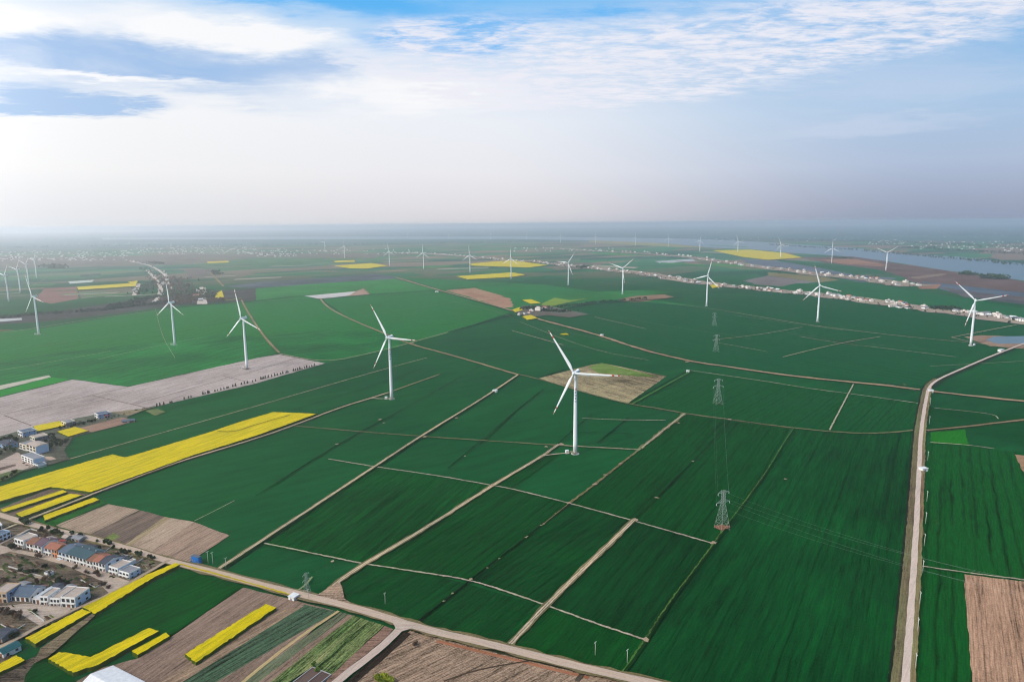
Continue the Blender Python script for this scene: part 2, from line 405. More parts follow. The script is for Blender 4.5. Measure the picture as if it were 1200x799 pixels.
sheet('wheat_field', [(552,682),(667,592),(744,611),(640,710)], (12,62,36), (14,68,36), rows=((560,684),(690,598)), amt=.3, gap=6, var=.34, jit=.5)
sheet('wheat_field', [(670,590),(802,487),(925,503),(875,585),(840,629),(836,637),(745,609)], (16,76,38), (13,68,38), rows=((680,592),(800,490)), amt=.3, gap=5.5, var=.36, jit=.5)
# yellow-brown stubble field behind the main turbine
sheet('ploughed_field', [(632,443.5),(660,436),(690,428.5),(705,425.5),(781,441),(735,473.5),(690,462)], (152,136,108), (124,116,88), rows=((640,444),(735,474)), amt=.15, gap=6, var=.9, jit=.6, label='bare stubble field behind the main turbine')
sheet('wheat_field', [(690,430),(705,425.5),(740,434),(772,442),(745,441),(700,437)], (92,122,48), (110,124,66), var=.4, jit=.6)
for a, q in (((668,441), (762,452)), ((690,458), (722,448)), ((735,437), (706,445))):
    strip('field_path', [a, q], 1.6, (74, 84, 58))
# grey ploughed land
sheet('ploughed_field', [(-140,486),(0,466),(85,445),(150,453.7),(300,420),(327,415.5),(381,426),(367,430),(300,449.5),(185,476),(170,480),(130,485),(107,489),(40,504),(0,514),(-140,545)],
      (168,155,152), (154,144,142), rows=((185,474),(320,432)), amt=.18, gap=7, var=.36, jit=1, label='pale grey ploughed field left of the turbines')
for pl in ([(0,486),(60,474.5),(107,463.5),(150,454)], [(107,463.5),(155,474),(175,479)], [(5,487),(37,499)], [(155,474),(250,449),(345,421)], [(205,441),(330,418.5)], [(262,441),(300,450)]):
    strip('field_path', pl, 1.7, (96, 84, 82), jit=.3)
sheet('field', [(0,452),(57,440),(60,442),(0,457),(-140,492),(-140,480)], (186,176,160), (170,164,150), var=.3)
sheet('wheat_field', [(-140,494),(0,458),(61,442.5),(82,445),(0,465),(-140,485)], (40,124,50), (34,112,50), var=.3)
# pale plot in the middle distance
sheet('ploughed_field', [(357,347),(417,341.5),(420,345.3),(375,350.5)], (196,188,182), (182,174,168), var=.25)
sheet('ploughed_field', [(417,341.5),(425,338.5),(433,345),(408,347)], (160,128,116), (148,122,108), var=.35)
sheet('ploughed_field', [(522,340.5),(545,338.5),(598,350),(602,360),(590,361),(550,348)], (160,118,96), (140,112,92), var=.5, jit=4)
sheet('ploughed_field', [(542,339),(556,337.5),(590,347),(575,349)], (166,128,104), (140,116,92), var=.4, jit=3)
# pond at the far right road
sheet('field', [(1130,395),(1150,393),(1200,395),(1200,409),(1160,406)], (150,120,104), (128,110,94), var=.5)
sheet('water', [(1156,398.5),(1165,394.5),(1200,394),(1330,398),(1330,412),(1200,403),(1168,403)], (78,104,118), mat=WATER, label='small pond beside the right hand turbine road', cat='pond')
sheet('ploughed_field', [(1130,673.5),(1200,682),(1420,706),(1420,1000),(1158,1000),(1139,799)], (170,136,112), (152,122,102), rows=((1160,790),(1150,680)), amt=.3, gap=2.6, var=.4, jit=.6, label='bare brown ploughed field in the lower right')
sheet('ploughed_field', [(1189,533),(1260,540),(1260,570),(1200,556)], (150,118,92), (134,108,86), var=.35)

# --- plots of the lower left
sheet('ploughed_field', [(-160,680),(0,596),(60,573),(107,580),(37,609),(0,602)], (112,98,88), (98,86,78), rows=((20,605),(82,581)), amt=.35, gap=2.6, var=.4)
for q, c, c2 in (([(65,616),(127,591),(164,598),(102,629)], (158,140,122), (146,128,112)), ([(102,629),(165,598.5),(193,606),(143,641)], (98,86,80), (108,94,84)),
             ([(143,641),(193,606),(201,607.5),(150,643)], (132,122,92), (140,124,100)), ([(150,643),(201,607.5),(227,612),(175,649)], (166,146,128), (150,132,116)),
             ([(175,649),(227,612),(269,628),(222,659),(198,656)], (154,132,116), (138,118,104))):
    sheet('ploughed_field', q, c, c2, rows=((102,629),(165,598.5)), amt=.3, gap=3, var=.36, jit=.5)
sheet('field', [(120,633),(133,625),(141,629),(128,636)], (112,124,60), (92,104,56), var=.5)
sheet('wheat_field', [(46,611),(80,597),(118,586),(124,590),(62,618)], (44,92,42), (36,80,40), var=.4)
# the triangle of plots below the main road
sheet('wheat_field', [(212,667),(285,688),(199,746),(150,763),(110,774),(70,768),(56,777),(84,793),(150,860),(20,900),(30,790),(52,764),(110,722)], (10,66,30), (13,74,34), rows=((110,770),(280,690)), amt=.35, gap=5, var=.34, jit=.5, label='dark green wheat plot among the yellow strips')
sheet('ploughed_field', [(285,689),(345,703.5),(393,716.5),(250,840),(60,950),(90,799),(120,783),(162,772),(199,748)], (132,112,98), (118,100,90), rows=((170,799),(320,698)), amt=.3, gap=2.8, var=.4, jit=.4)
sheet('wheat_field', [(357,709),(394,717),(255,799),(190,850),(150,850),(215,799)], (74,92,70), (56,78,56), rows=((255,799),(394,717)), amt=.7, gap=3.6, var=.6, jit=.3)
sheet('ploughed_field', [(330,716),(357,710),(215,799),(150,845),(120,845),(190,799)], (122,102,88), (138,118,98), rows=((255,799),(394,717)), amt=.45, gap=2.4, var=.45, jit=.3)
sheet('wheat_field', [(399,718),(412,721),(318,799),(260,850),(215,850),(285,799)], (100,104,78), (84,90,68), rows=((318,799),(412,721)), amt=.6, gap=3.4, var=.5, jit=.3)
sheet('ploughed_field', [(408,721),(416,722),(318,802),(262,850),(245,850),(300,802)], (140,118,104), (120,102,90), rows=((318,799),(412,721)), amt=.4, gap=2.4, var=.4, jit=.3)
sheet('wheat_field', [(414,722),(450,733.5),(388,792),(365,783),(340,799),(270,860),(245,860),(318,799)], (84,116,60), (118,112,80), rows=((318,799),(412,721)), amt=.6, gap=3.4, var=.8, jit=.3, label='vegetable rows beside the branch road')
sheet('ploughed_field', [(451,734),(461,738),(452,748),(392,797),(340,870),(320,870),(388,792)], (140,112,98), (120,98,88), var=.45, jit=.4)
strip('field_path', [(397,716.5),(345,751),(285,799),(215,860)], 2.2, (178,158,112), (160,142,104))
sheet('ploughed_field', [(481,739.5),(515,747.5),(602,769),(690,790),(800,815),(800,1000),(330,1000),(408,799)], (158,136,116), (120,100,86), rows=((480,799),(560,760)), amt=.4, gap=2.3, var=.6, jit=.5, label='ridged brown field at the bottom centre')
strip('field_path', [(512,752),(600,773),(690,795)], 2.5, (158,104,78), (140,100,80), var=.5)
strip('ditch', [(478,742),(455,764),(412,799),(330,880)], 5.2, (52,42,36), (38,36,30), var=.6)
strip('ditch', [(486,741),(520,749),(600,769.5),(700,793)], 1.6, (42,52,30), (60,50,40), var=.6)
strip('field_path', [(520,799),(560,785),(620,775)], 1.2, (70,58,48)); strip('field_path', [(676,799),(684,788)], 3, (72,66,58))

# --- village ground
sheet('land', [(-200,690),(-60,622),(0,605),(38,618),(100,632),(150,645),(195,660),(160,681),(130,699),(100,711),(55,731),(25,749),(0,762),(30,775),(50,766),(30,792),(10,880),(-200,900)], (104,92,82), (92,86,72), var=.6, jit=.5, label='worn village ground with gardens', cat='village ground')
sheet('road', [(-60,660),(0,639),(14,643),(40,648),(75,655),(112,667),(152,682),(146,690),(138,689),(118,681),(75,662),(40,653),(12,647),(-60,668)], (178,160,144), (160,144,130), var=.25, jit=.3, label='pale concrete lane in front of the terraced row', cat='lane')
sheet('road', [(120,678),(146,681),(154,683),(133,700),(120,688)], (180,164,148), (160,144,130), var=.25, jit=.3)
sheet('road', [(-60,712),(0,711),(30,708),(68,711),(90,713),(96,714),(50,736),(44,732),(25,721),(0,719),(-60,722)], (176,160,146), (158,146,136), var=.3, jit=.3, label='pale yard before the second row of houses', cat='yard')
strip('field_path', [(-30,663),(12,669),(46,677),(82,688)], 1.6, (168,152,138)); strip('field_path', [(40,618),(0,638),(-60,668)], 2.6, (178,160,140))
rg = random.Random(3)
for cx, cy, w, hgt, n in ((150,654,72,16,34), (58,674,112,24,60), (60,624,62,10,18), (15,735,50,14,18), (10,775,40,12,10), (40,722,60,10,8)):
    for _ in range(n):
        x = cx + rg.uniform(-.5, .5) * w; y = cy + rg.uniform(-.5, .5) * hgt + (x - cx) * .28
        a, c_ = rg.uniform(2, 6.5), rg.uniform(.7, 2.2)
        q = [(x - a, y - c_), (x - a * .2, y - c_ - .6), (x + a, y + c_), (x + a * .2, y + c_ + .6)]
        c1 = rg.choice([(74,84,48), (126,104,84), (62,78,44), (92,78,66), (142,122,102), (96,104,52), (84,66,58)])
        sheet('garden_land', q, c1, tuple(int(k * .85) for k in c1), rows=(q[0], q[1]), amt=.4, gap=1.4, var=.5, jit=.3)
# upper left hamlet
sheet('land', [(-140,560),(0,512),(40,501),(110,487),(170,479),(184,475.5),(150,489),(143,499),(108,507),(85,513),(82,519),(75,529),(82,539),(60,545),(20,555),(0,562),(-140,610)], (96,92,84), (72,82,66), var=.6, jit=.5)
sheet('road', [(-80,560),(0,541),(20,531),(30,536),(42,546),(36,549),(22,553),(0,560),(-80,585)], (176,156,144), (160,146,136), var=.3)
sheet('road', [(48,536),(60,536),(66,539),(50,543)], (186,160,138), var=.25)
sheet('ploughed_field', [(92,503),(142,490),(158,493),(145,498),(108,507.5)], (150,120,104), (132,110,98), rows=((92,505),(150,492)), amt=.3, gap=2.4, var=.35)
sheet('ploughed_field', [(130,484),(170,479.5),(184,476),(150,488)], (128,112,96), (116,110,84), var=.4)
sheet('field', [(170,482),(185,480),(194,483.5),(182,488)], (112,116,70), (90,106,66), var=.4)
sheet('ploughed_field', [(0,549),(18,545),(19,547),(0,553)], (96,82,78), var=.3)
sheet('field', [(0,557),(20,551),(28,552),(10,562),(0,565)], (92,104,62), (80,92,58), var=.4)

# --- paths, tracks and ditches
def path(px, w, c=TAN, c2=TAN2, verge=None, ditch=None):
    if verge: strip('verge', px, w * (1 + (verge - 1) * .6), (92, 96, 62), (118, 104, 78), var=.6, jit=.3)
    if ditch: strip('ditch', px, w * .5, (20, 44, 30), (26, 52, 32), var=.5, jit=.3, off=ditch * w * .75)
    o = strip('field_path', px, w * .62, c, c2, var=.5, jit=.22)
    if w > 3.4: strip('verge', px, w * .13, (112, 108, 76), (140, 124, 98), var=.8, jit=.6)
    return o
# hedge lines / ditches first
strip('ditch', [(750,527),(697,569),(667,591),(600,644),(552,681),(492,729)], 1.7, (8, 26, 18), (16, 40, 24), var=.8, jit=.5)
for q in ((651,603),(634,617),(618,630),(585,656),(571,667),(530,697),(520,706)): spot(q, 1.5, (150,140,112), (120,124,92))
for px, w in (([(562,430),(475,479),(395,522),(367,540),(300,582)], 2.6), ([(855,494),(845,507),(812,542),(770,585),(745,608)], 2.4), ([(737,490),(700,520)], 2.2), ([(695,485),(660,515),(652,523)], 2.2),
              ([(637,457),(600,486),(525,550)], 2.2), ([(600,487),(562,522)], 2.0), ([(675,507),(740,509)], 1.5), ([(433,345),(512,340),(600,333)], 7), ([(-60,362),(200,357.5),(300,356),(433,346)], 7),
              ([(660,362),(700,356),(800,349)], 12), ([(275,330),(345,327),(440,320)], 9), ([(525,390),(600,369)], 6), ([(590,372),(640,366)], 6),
              ([(230,313),(330,309),(420,304)], 14), ([(200,480),(340,440),(385,427)], 1.6), ([(345,481),(455,447),(495,432)], 2.0), ([(633,443),(662,433.5)], 3.6), ([(738,473),(808,434)], 4.5), ([(742,475),(812,436)], 3.0)):
    strip('ditch', px, w * (.8 if w < 5 else 1), (14, 42, 28), (34, 68, 42) if w < 5 else (38, 54, 48), var=.8, jit=.5)
strip('verge', [(740,474.5),(808,436.5)], 3.2, (70,112,54), (60,96,50), var=.4, jit=.3)
for px, w in (([(600,437.5),(632,445),(690,462),(735,474),(775,480),(802,485.5),(855,492.5),(927,502.5),(1000,509),(1040,508.5),(1070,505)], 3.4), ([(345,500),(425,507),(490,512),(600,519.5),(650,522.5)], 2.4),
              ([(802,485.5),(775,507),(750,527)], 5.), ([(750,527),(697,569),(667,591)], 2.4), ([(667,591),(635,617)], .8)):
    strip('verge', px, w, (122,112,80), (92,96,66), var=.7, jit=.5)
for px, w in (([(650,522.5),(675,524),(750,528)], 3.), ([(802,485.5),(776,506),(752,526)], 2.), ([(385,539),(445,549),(507,557.5),(577,570),(600,574),(667.5,591),(740,611),(836,638.5)], 1.9),
              ([(310,638),(422,661.5),(432,663),(512,675),(552,681.5),(600,697),(640,711),(700,733),(757,752)], 1.8), ([(82,539),(120,528),(210,502.5),(300,477),(375,455),(455,432),(500,420)], 2.2),
              ([(810,435),(900,448),(947,456),(995,462),(1080,474)], 2.), ([(1000,451),(972,505)], 2.), ([(1090,519.5),(1135,522.5),(1165,527)], 2.), ([(1095,479),(1165,486),(1170,492)], 1.4),
              ([(1080,665),(1130,672.5),(1200,681),(1330,696)], 1.7), ([(780,356),(828,361),(900,373.5),(955,382.5),(1050,394),(1135,402)], 3.4), ([(917.5,419),(982,403),(1032,395)], 2.8),
              ([(937,395),(982,402.5),(1055,411),(1120,419)], 2.4), ([(900,391),(940,384)], 2), ([(697,372),(757,386)], 2.6), ([(835,399),(880,394),(905,390)], 2.4), ([(840,402),(900,413)], 1.6), ([(1115,396),(1192,381)], 3.6),
              ([(1115,396),(1135,401),(1160,405),(1185,409)], 3.6), ([(327,415),(381,426),(437,414),(478,403),(525,390)], 3.2), ([(-60,396),(0,391),(50,384),(100,375.5),(150,369),(200,362)], 3.4),
              ([(682,491),(720,493),(780,493.5)], 1.6), ([(228,612),(258,597),(275,588)], .8), ([(-20,436),(10,434),(130,412)], 2.2), ([(600,388),(660,405)], 3.0), ([(610,378),(690,410),(760,423)], 1.3), ([(115,422),(200,402),(240,396)],1.4),
              ([(182,362),(190,395),(205,420)], .8), ([(1040,451),(1075,459)], 1.0), ([(860,370),(990,388)], 1.2), ([(1090,430),(1200,424)], 1.2)):
    strip('field_path', px, w * .84, TAN2 if w < 2.1 else TAN, (122,126,92), var=.7, jit=.45)
for px, w in (([(455,461),(515,439.5)], 2.4), ([(375,350),(384,361),(412,375.5),(450,391),(480,404),(530,417),(607,440)], 5.2), ([(283,352),(288,362),(299,380),(312,398),(327,414)], 5.), ([(425,338),(433,345)], 5), ([(247,320),(262,336)], 9)):
    path(px, w, (150,124,98), (132,116,88), verge=1.5)
for px in ([(463,325),(512.5,340),(550,350),(600,364),(632,375),(700,392.5),(750,410),(807.5,424),(850,430),(900,437.5),(950,444),(1025,451),(1078,457.5)], [(1093,459.5),(1137,465),(1200,471),(1330,485)]):
    strip('verge', px, 10, (134,112,88), (104,98,70), var=.9, jit=.5); strip('field_path', px, 4.6, (172,142,120), (150,126,106), var=.6, jit=.4)
path([(1085,505.5),(1130,501),(1165,497),(1200,492.5),(1330,478)], 3.4, (140,118,94), (116,100,80), verge=2.2, ditch=.9)
for px, w, d in (([(257,668),(300,640),(330,620),(437.5,549),(495,511),(550,477.5),(585,455),(607,440)], 3.6, -1), ([(385,694),(398,682),(425,664),(500,620),(577.5,570),(637,535),(646,528),(655,522)], 4.2, 0), ([(598,757),(640,711),(744,610)], 4.2, 0),
                 ([(-60,648),(37,609),(120,576),(200,545),(300,515.5),(350,497.5),(400,478),(435,467.5),(455,461)], 3.8, 1)):
    path(px, w, (192,174,150), (174,158,134), verge=1.3, ditch=d)
path([(435,467.5),(445,468.5),(458,468)], 3); path([(636,535.5),(650,533.5),(668,532)], 3.2)
strip('ditch', [(930,503),(917,522),(900,551),(875,586),(842,629),(836,639),(812,671),(785,706),(760,745),(730,789)], 2.0, (22,46,28), (30,60,30), var=.5, jit=.3, off=1.2)
strip('verge', [(930,503),(917,522),(900,551),(875,586),(842,629),(836,639),(812,671),(785,706),(760,745),(730,789)], .9, (92,112,58), (50,84,42), var=.9, jit=.9)
# right hand road with its dry verge and ditch
RR = [(1240,388),(1185,409),(1157,420),(1125,434),(1100,445),(1088,454),(1084,475),(1079,507.5),(1077.5,540),(1075.5,580),(1074.5,600),(1071.8,650),(1069,690),(1065,749),(1061,799),(1050,960)]
strip('verge', RR[4:], 8.5, (116,100,80), (92,94,60), var=.7, jit=.25, off=-3.0)
strip('ditch', RR[3:], 1.6, (26,40,30), (40,40,30), var=.5, jit=.4, off=-7.6)
strip('verge', RR[5:], 3.2, (128,104,82), (110,112,70), var=.6, jit=.3, off=3.2)
strip('ditch', RR[1:6], 3.2, (52,52,40), (40,48,38), var=.5, jit=.3, off=5.2)
strip('dirt_road', RR, 4.0, (204,184,168), (186,166,150), var=.25, jit=.1, label='pale straight dirt road on the right', cat='road')
# main road across the bottom and its branch
MAIN = [(-120,568),(-40,594),(0,605),(37,617),(100,631),(150,644.5),(195,659),(250,672),(300,686),(362,701),(425,717),(470,731.5),(512,743.5),(550,751.5),(600,764),(662,779.5),(720,793.5),(765,803),(900,838)]
strip('verge', MAIN, 9.5, (118,108,76), (98,90,68), var=.6, jit=.25)
strip('main_road', MAIN, 6.2, (186,166,148), (172,152,136), var=.25, jit=.06, label='pale concrete road running across the lower left', cat='road')
strip('branch_road', [(476,731),(466,742),(450,758),(425,778),(400,797),(340,850)], 5.4, (188,170,156), (172,152,138), var=.25, jit=.06, label='pale branch road leaving the main road downwards', cat='road')
sheet('main_road', [(456,727.5),(475,731),(498,739.5),(482,739),(466,744),(462,735)], (186,168,152), (174,156,140), var=.2, jit=.2)
strip('field_path', [(199,658),(160,680.5),(130,698.5),(100,711),(55,731.5),(25,748.5),(0,761),(-60,792)], 3.2, (166,150,134), (146,130,112), var=.35, jit=.2)
sheet('land', [(371,700),(386,690),(398,684),(401,690),(404,704),(412,709)], (166,142,124), (120,102,84), var=.7, jit=.4)
strip('field_path', [(349,694),(358,688),(366,678)], 1.4, (120,128,92))
sheet('land', [(108,722),(118,718),(57,772),(40,780),(48,762)], (124,108,92), (96,92,66), var=.6, jit=.4)
for q, r in (((745,611),4), ((667,591),3), ((757,752),4), ((836,638),4), ((770,585),3), ((812,542),2.4), ((658,522),4.5), ((577,570),3.6), ((697,569),4), ((709,558),3), ((727,545),3.5), ((395,522),3), ((445,493),3.6), ((535,491),3.8),
             ((498,513),4), ((795,497),3), ((640,525),3), ((1060,452),3), ((920,563),2.5), ((855,493),4), ((805,425),6), ((482,403),6), ((450,497),2.5), ((545,536),2.4), ((552,681),2), ((390,660),2.2), ((637,616),1.6), ((616,632),1.6)):
    spot(q, r, TAN, (140, 122, 100))
spot((846,620), 9, (148,104,84), (120, 84, 66)); spot((841,474), 7, (70,104,52), (60,92,46)); spot((674,531.5), 8, (150,140,118), (120,120,88)); spot((459,467.5), 7, (150,140,118), (120,120,88)); spot((289.5,433), 9, (128,112,106), (110,96,92))

for px, w in (([(230,322),(330,316),(470,311)], 5), ([(300,346),(400,340),(440,335)], 3), ([(470,340),(540,332),(600,330)], 4), ([(560,318),(640,322),(720,333)], 4), ([(640,322),(700,327),(790,340)], 4), ([(700,317),(780,322),(860,322)], 6),
              ([(850,345),(930,352),(1010,358)], 2.5), ([(880,385),(1000,402),(1100,412)], 1.6), ([(720,372),(800,386),(880,398)], 1.6), ([(640,385),(720,402),(800,416)], 1.5), ([(520,352),(570,362),(600,372)], 3), ([(420,372),(500,360),(550,352)], 2.2),
              ([(310,398),(370,392),(440,384)], 1.8), ([(100,400),(180,388),(280,375)], 1.8), ([(0,412),(90,400),(190,384)], 1.8), ([(60,326),(110,322),(150,321)], 5), ([(40,336),(90,331),(150,326)], 5), ([(-20,345),(40,338),(62,318)], 5), ([(95,347),(150,345),(160,341)], 5),
              ([(300,312),(380,308),(470,309)], 6), ([(500,303),(560,304.5),(620,302)], 7), ([(650,299),(720,303),(800,307)], 7), ([(900,334),(1000,343),(1090,352)], 3), ([(1000,345),(1100,357),(1190,370)], 3)):
    strip('field_path', px, w * .7, (122,120,92), (84,108,74), var=.8, jit=.5)
# --- rapeseed in bloom: low thick crop blocks
def rape(px, rows, label, h=.75):
    return sheet('rapeseed_crop', px, (230,200,0), rows=rows, mat=RAPE, h=h, jit=.5, label=label, cat='rapeseed', kind='stuff')
rape([(-140,625),(0,573),(132,535),(146,538.5),(160,535),(250,507.5),(280,497),(320,485),(371,487),(347,496),(300,513),(225,536.5),(107,579.5),(60,573.5),(0,590.5),(-140,648)], ((107,576),(300,505)), 'long yellow rapeseed field left of the second turbine')
strip('field_path', [(255,508),(275,509),(300,500),(340,489)], 1.4, (60,76,30)).location.z = 1.3
rape([(2,600),(74,577),(79,579.5),(5,603.5)], ((2,602),(78,578)), 'narrow yellow rapeseed strip, upper one by the main road')
rape([(19,605),(82,581.5),(97,583),(26,609)], ((20,606),(90,582)), 'yellow rapeseed strip between two brown plots by the road')
rape([(51,607.5),(110,586),(117,588.5),(53,613)], ((51,610),(114,588)), 'yellow rapeseed strip edged with green by the main road')
rape([(207,663),(211,665.5),(176,683),(112,723.5),(97,716),(175,676)], ((105,720),(205,665)), 'yellow rapeseed strip along the village lane, upper half')
rape([(97,717.5),(107,721.5),(42,759),(30,752)], ((36,756),(100,720)), 'yellow rapeseed strip along the village lane, lower half')
rape([(57,777),(70,768.5),(107,774.5),(147,754),(175,740),(187,743.5),(155,761),(117,783),(86,793)], ((90,785),(180,742)), 'yellow rapeseed patch beside the white shed roof')
rape([(155,767),(195,745.5),(199.5,749.5),(162,772)], ((158,770),(197,747)), 'short yellow rapeseed strip beside the brown plot')
rape([(217,771),(312,711.5),(324,716),(230,781)], ((223,776),(318,714)), 'yellow rapeseed strip across the brown ploughed plots')
rape([(-40,800),(0,783),(20,772),(30,778),(0,793),(-40,815)], ((0,790),(28,776)), 'yellow rapeseed strip below the teal roofed shed')
strip('rapeseed_verge', [(211,663.5),(250,674),(300,688),(345,701)], 1.5, (196,170,20), (150,140,30), var=.5, jit=.5)
rape([(40,501.5),(70,495.5),(76,501),(42,508)], ((41,505),(74,498)), 'yellow rapeseed patch behind the hamlet houses')
rape([(67,508),(88,502.5),(104,507),(80,514)], ((70,510),(98,504)), 'square yellow rapeseed patch right of the hamlet')
for q, l in (([(391,312),(435,308.8),(455,312),(430,315.3),(410,315)], 'yellow rapeseed field left of the far middle turbine'), ([(392,306.2),(415,305.2),(416,307.4),(392,308.2)], 'small far yellow rapeseed strip above the larger one'),
             ([(550,309.5),(600,305.3),(641,311.2),(620,314),(553,311.8)], 'yellow rapeseed field beside the far village row'), ([(535,324.4),(600,319.8),(616,322.6),(600,325.2),(548,328)], 'yellow rapeseed field right of the middle turbine'),
             ([(835,293.8),(880,293),(920,297),(941,302.4),(900,305),(870,301.5)], 'far yellow rapeseed field beside the river'), ([(90,337),(160,332),(160,336),(92,340.5)], 'hazy yellow rapeseed strip on the far left'),
             ([(150,331),(161,329.6),(161,332),(152,332.4)], 'hazy small yellow patch by the curving village lane'), ([(251,346),(260,341),(263,350),(254,352)], 'yellow patch at the end of the left village'),
             ([(612,352.5),(622,351.5),(634,356),(622,357)], 'yellow patch above the lone farmstead'), ([(600,364),(609,361),(613,364),(604,367)], 'yellow patch on the left of the farmstead'),
             ([(612,372),(622,370),(630,374),(618,376)], 'yellow patch on the near side of the farmstead'), ([(656,392.5),(664,391.8),(667,393.6),(660,393.6)], 'tiny yellow patch in green wheat'),
             ([(832,335),(840,333.5),(843,337),(835,338.5)], 'yellow patch at the edge of the long village row'), ([(243,307),(268,306),(268,308.2),(243,309)], 'hazy pale yellow field far left')):
    rape(q, (q[0], q[1]), l)
sheet('field', [(634,357),(650,349.5),(668,352.5),(690,350),(640,361)], (128,142,44), (96,128,52), var=.4)
strip('field_path', [(265,353),(283,350)], 6, (150,170,40))

# ------------------------------------------------------------------ wind turbines
def turbine_meshes():
    M = {}
    M['foundation'] = MB().lathe([(4.6, 0), (4.6, .5), (4.2, .8), (2.9, .9)], 24).mesh('foundation', GREYPAINT)
    prof = [(2.35, .8), (2.3, 12), (2.2, 24), (2.1, 36), (2.0, 48), (1.86, 60), (1.7, 72), (1.5, 84), (1.42, 88.6)]
    t = MB().lathe(prof, 28)
    for z in (24, 48, 72): t.lathe([(2.34 - z * .0098, z - .12), (2.36 - z * .0098, z + .12)], 28)
    M['tower'] = t.mesh('tower', WHITE, True)
    st = MB()
    for k in range(6): st.box(-.8, .8, -4.4 + .3 * k, -4.1 + .3 * k, .2 + .3 * k, .3 + .3 * k)
    st.box(-1, 1, -2.9, -2.1, 2.0, 2.12); st.bar((-.9, -4.4, 1.2), (-.9, -2.4, 3.1), .06); st.bar((.9, -4.4, 1.2), (.9, -2.4, 3.1), .06)
    M['stair'] = st.mesh('stair', STEEL)
    M['door'] = MB().box(-.55, .55, -2.42, -2.2, 2.1, 4.3).mesh('door', GREYPAINT)
    # nacelle: rounded box made of stacked sections along y
    def loft(sections, n=16, ex=.35):
        vs = []; fs = []
        for (y, w, h, zc) in sections:
            for k in range(n):
                t = 2 * math.pi * k / n; c, s = math.cos(t), math.sin(t)
                vs.append((w * math.copysign(abs(c) ** ex, c), y, zc + h * math.copysign(abs(s) ** ex, s)))
        for i in range(len(sections) - 1):
            for k in range(n): fs.append((i*n+k, i*n+(k+1) % n, (i+1)*n+(k+1) % n, (i+1)*n+k))
        fs.append(tuple(range(n - 1, -1, -1))); fs.append(tuple((len(sections)-1)*n + k for k in range(n)))
        return MB().add(vs, fs)
    nb = loft([(-3.3, 1.5, 1.5, 0), (-2.8, 1.9, 1.9, 0), (2, 2.0, 2.05, .05), (6.4, 1.9, 1.9, .15), (7.4, 1.5, 1.5, .3)])
    nb.box(-1.2, 1.2, 4.6, 6.6, 2.0, 2.9)
    M['nacelle'] = nb.mesh('nacelle', WHITE, False)
    M['hub'] = loft([(-3.2, 1.75, 1.75, 0), (-4.6, 2.0, 2.0, 0), (-6.0, 1.75, 1.75, 0), (-7.0, 1.0, 1.0, 0), (-7.3, .3, .3, 0)], 18, 1.0).mesh('hub', WHITE, True)
    def blade(r0, r1, n, grow=0.0):
        vs = []; fs = []; K = 12
        for i in range(n + 1):
            r = r0 + (r1 - r0) * i / n; q = r / 53.0
            if q < .06: ch, th, xo = 2.0, 2.0, 0
            elif q < .2: s = (q - .06) / .14; s = s * s * (3 - 2 * s); ch = 2.0 + 1.5 * s; th = 2.1 - 1.2 * s; xo = .55 * s
            else: s = (q - .2) / .8; ch = 3.5 - 2.7 * s; th = .9 - .78 * s; xo = .55 * (1 - s)
            if q > .985: ch *= .55
            tw = R_(18 - 15 * min(1, q * 1.4)); bend = -1.3 * q * q
            for k in range(K):
                t = 2 * math.pi * k / K
                x = xo + (ch / 2 + grow) * math.cos(t); y = (th / 2 + grow) * math.sin(t) * (1 if math.cos(t) < .3 else .75)
                vs.append((x * math.cos(tw) - y * math.sin(tw), bend + x * math.sin(tw) + y * math.cos(tw), r))
        for i in range(n):
            for k in range(K): fs.append((i*K+k, i*K+(k+1) % K, (i+1)*K+(k+1) % K, (i+1)*K+k))
        fs.append(tuple(range(K - 1, -1, -1))); fs.append(tuple(n * K + k for k in range(K)))
        return MB().add(vs, fs)
    M['blade'] = blade(1.2, 53, 26).mesh('blade', WHITE, True)
    M['s1'] = blade(43.4, 46.2, 3, .07).mesh('blade_stripe', RED, True)
    M['s2'] = blade(50.2, 52.4, 2, .07).mesh('blade_stripe', RED, True)
    box = MB().box(-1.3, 1.3, -1.1, 1.1, .3, 2.6).box(-1.45, 1.45, -1.25, 1.25, 2.6, 2.8).box(-1.5, 1.5, -1.3, 1.3, 0, .3)
    M['box'] = box.mesh('transformer_cabinet', WHITE)
    M['boxdoor'] = MB().box(-1.0, -.05, -1.16, -1.1, .5, 2.4).box(.05, 1.0, -1.16, -1.1, .5, 2.4).mesh('door', GREYPAINT)
    return M
TM = turbine_meshes()
HUBZ = 90.4; YAW = R_(-30)
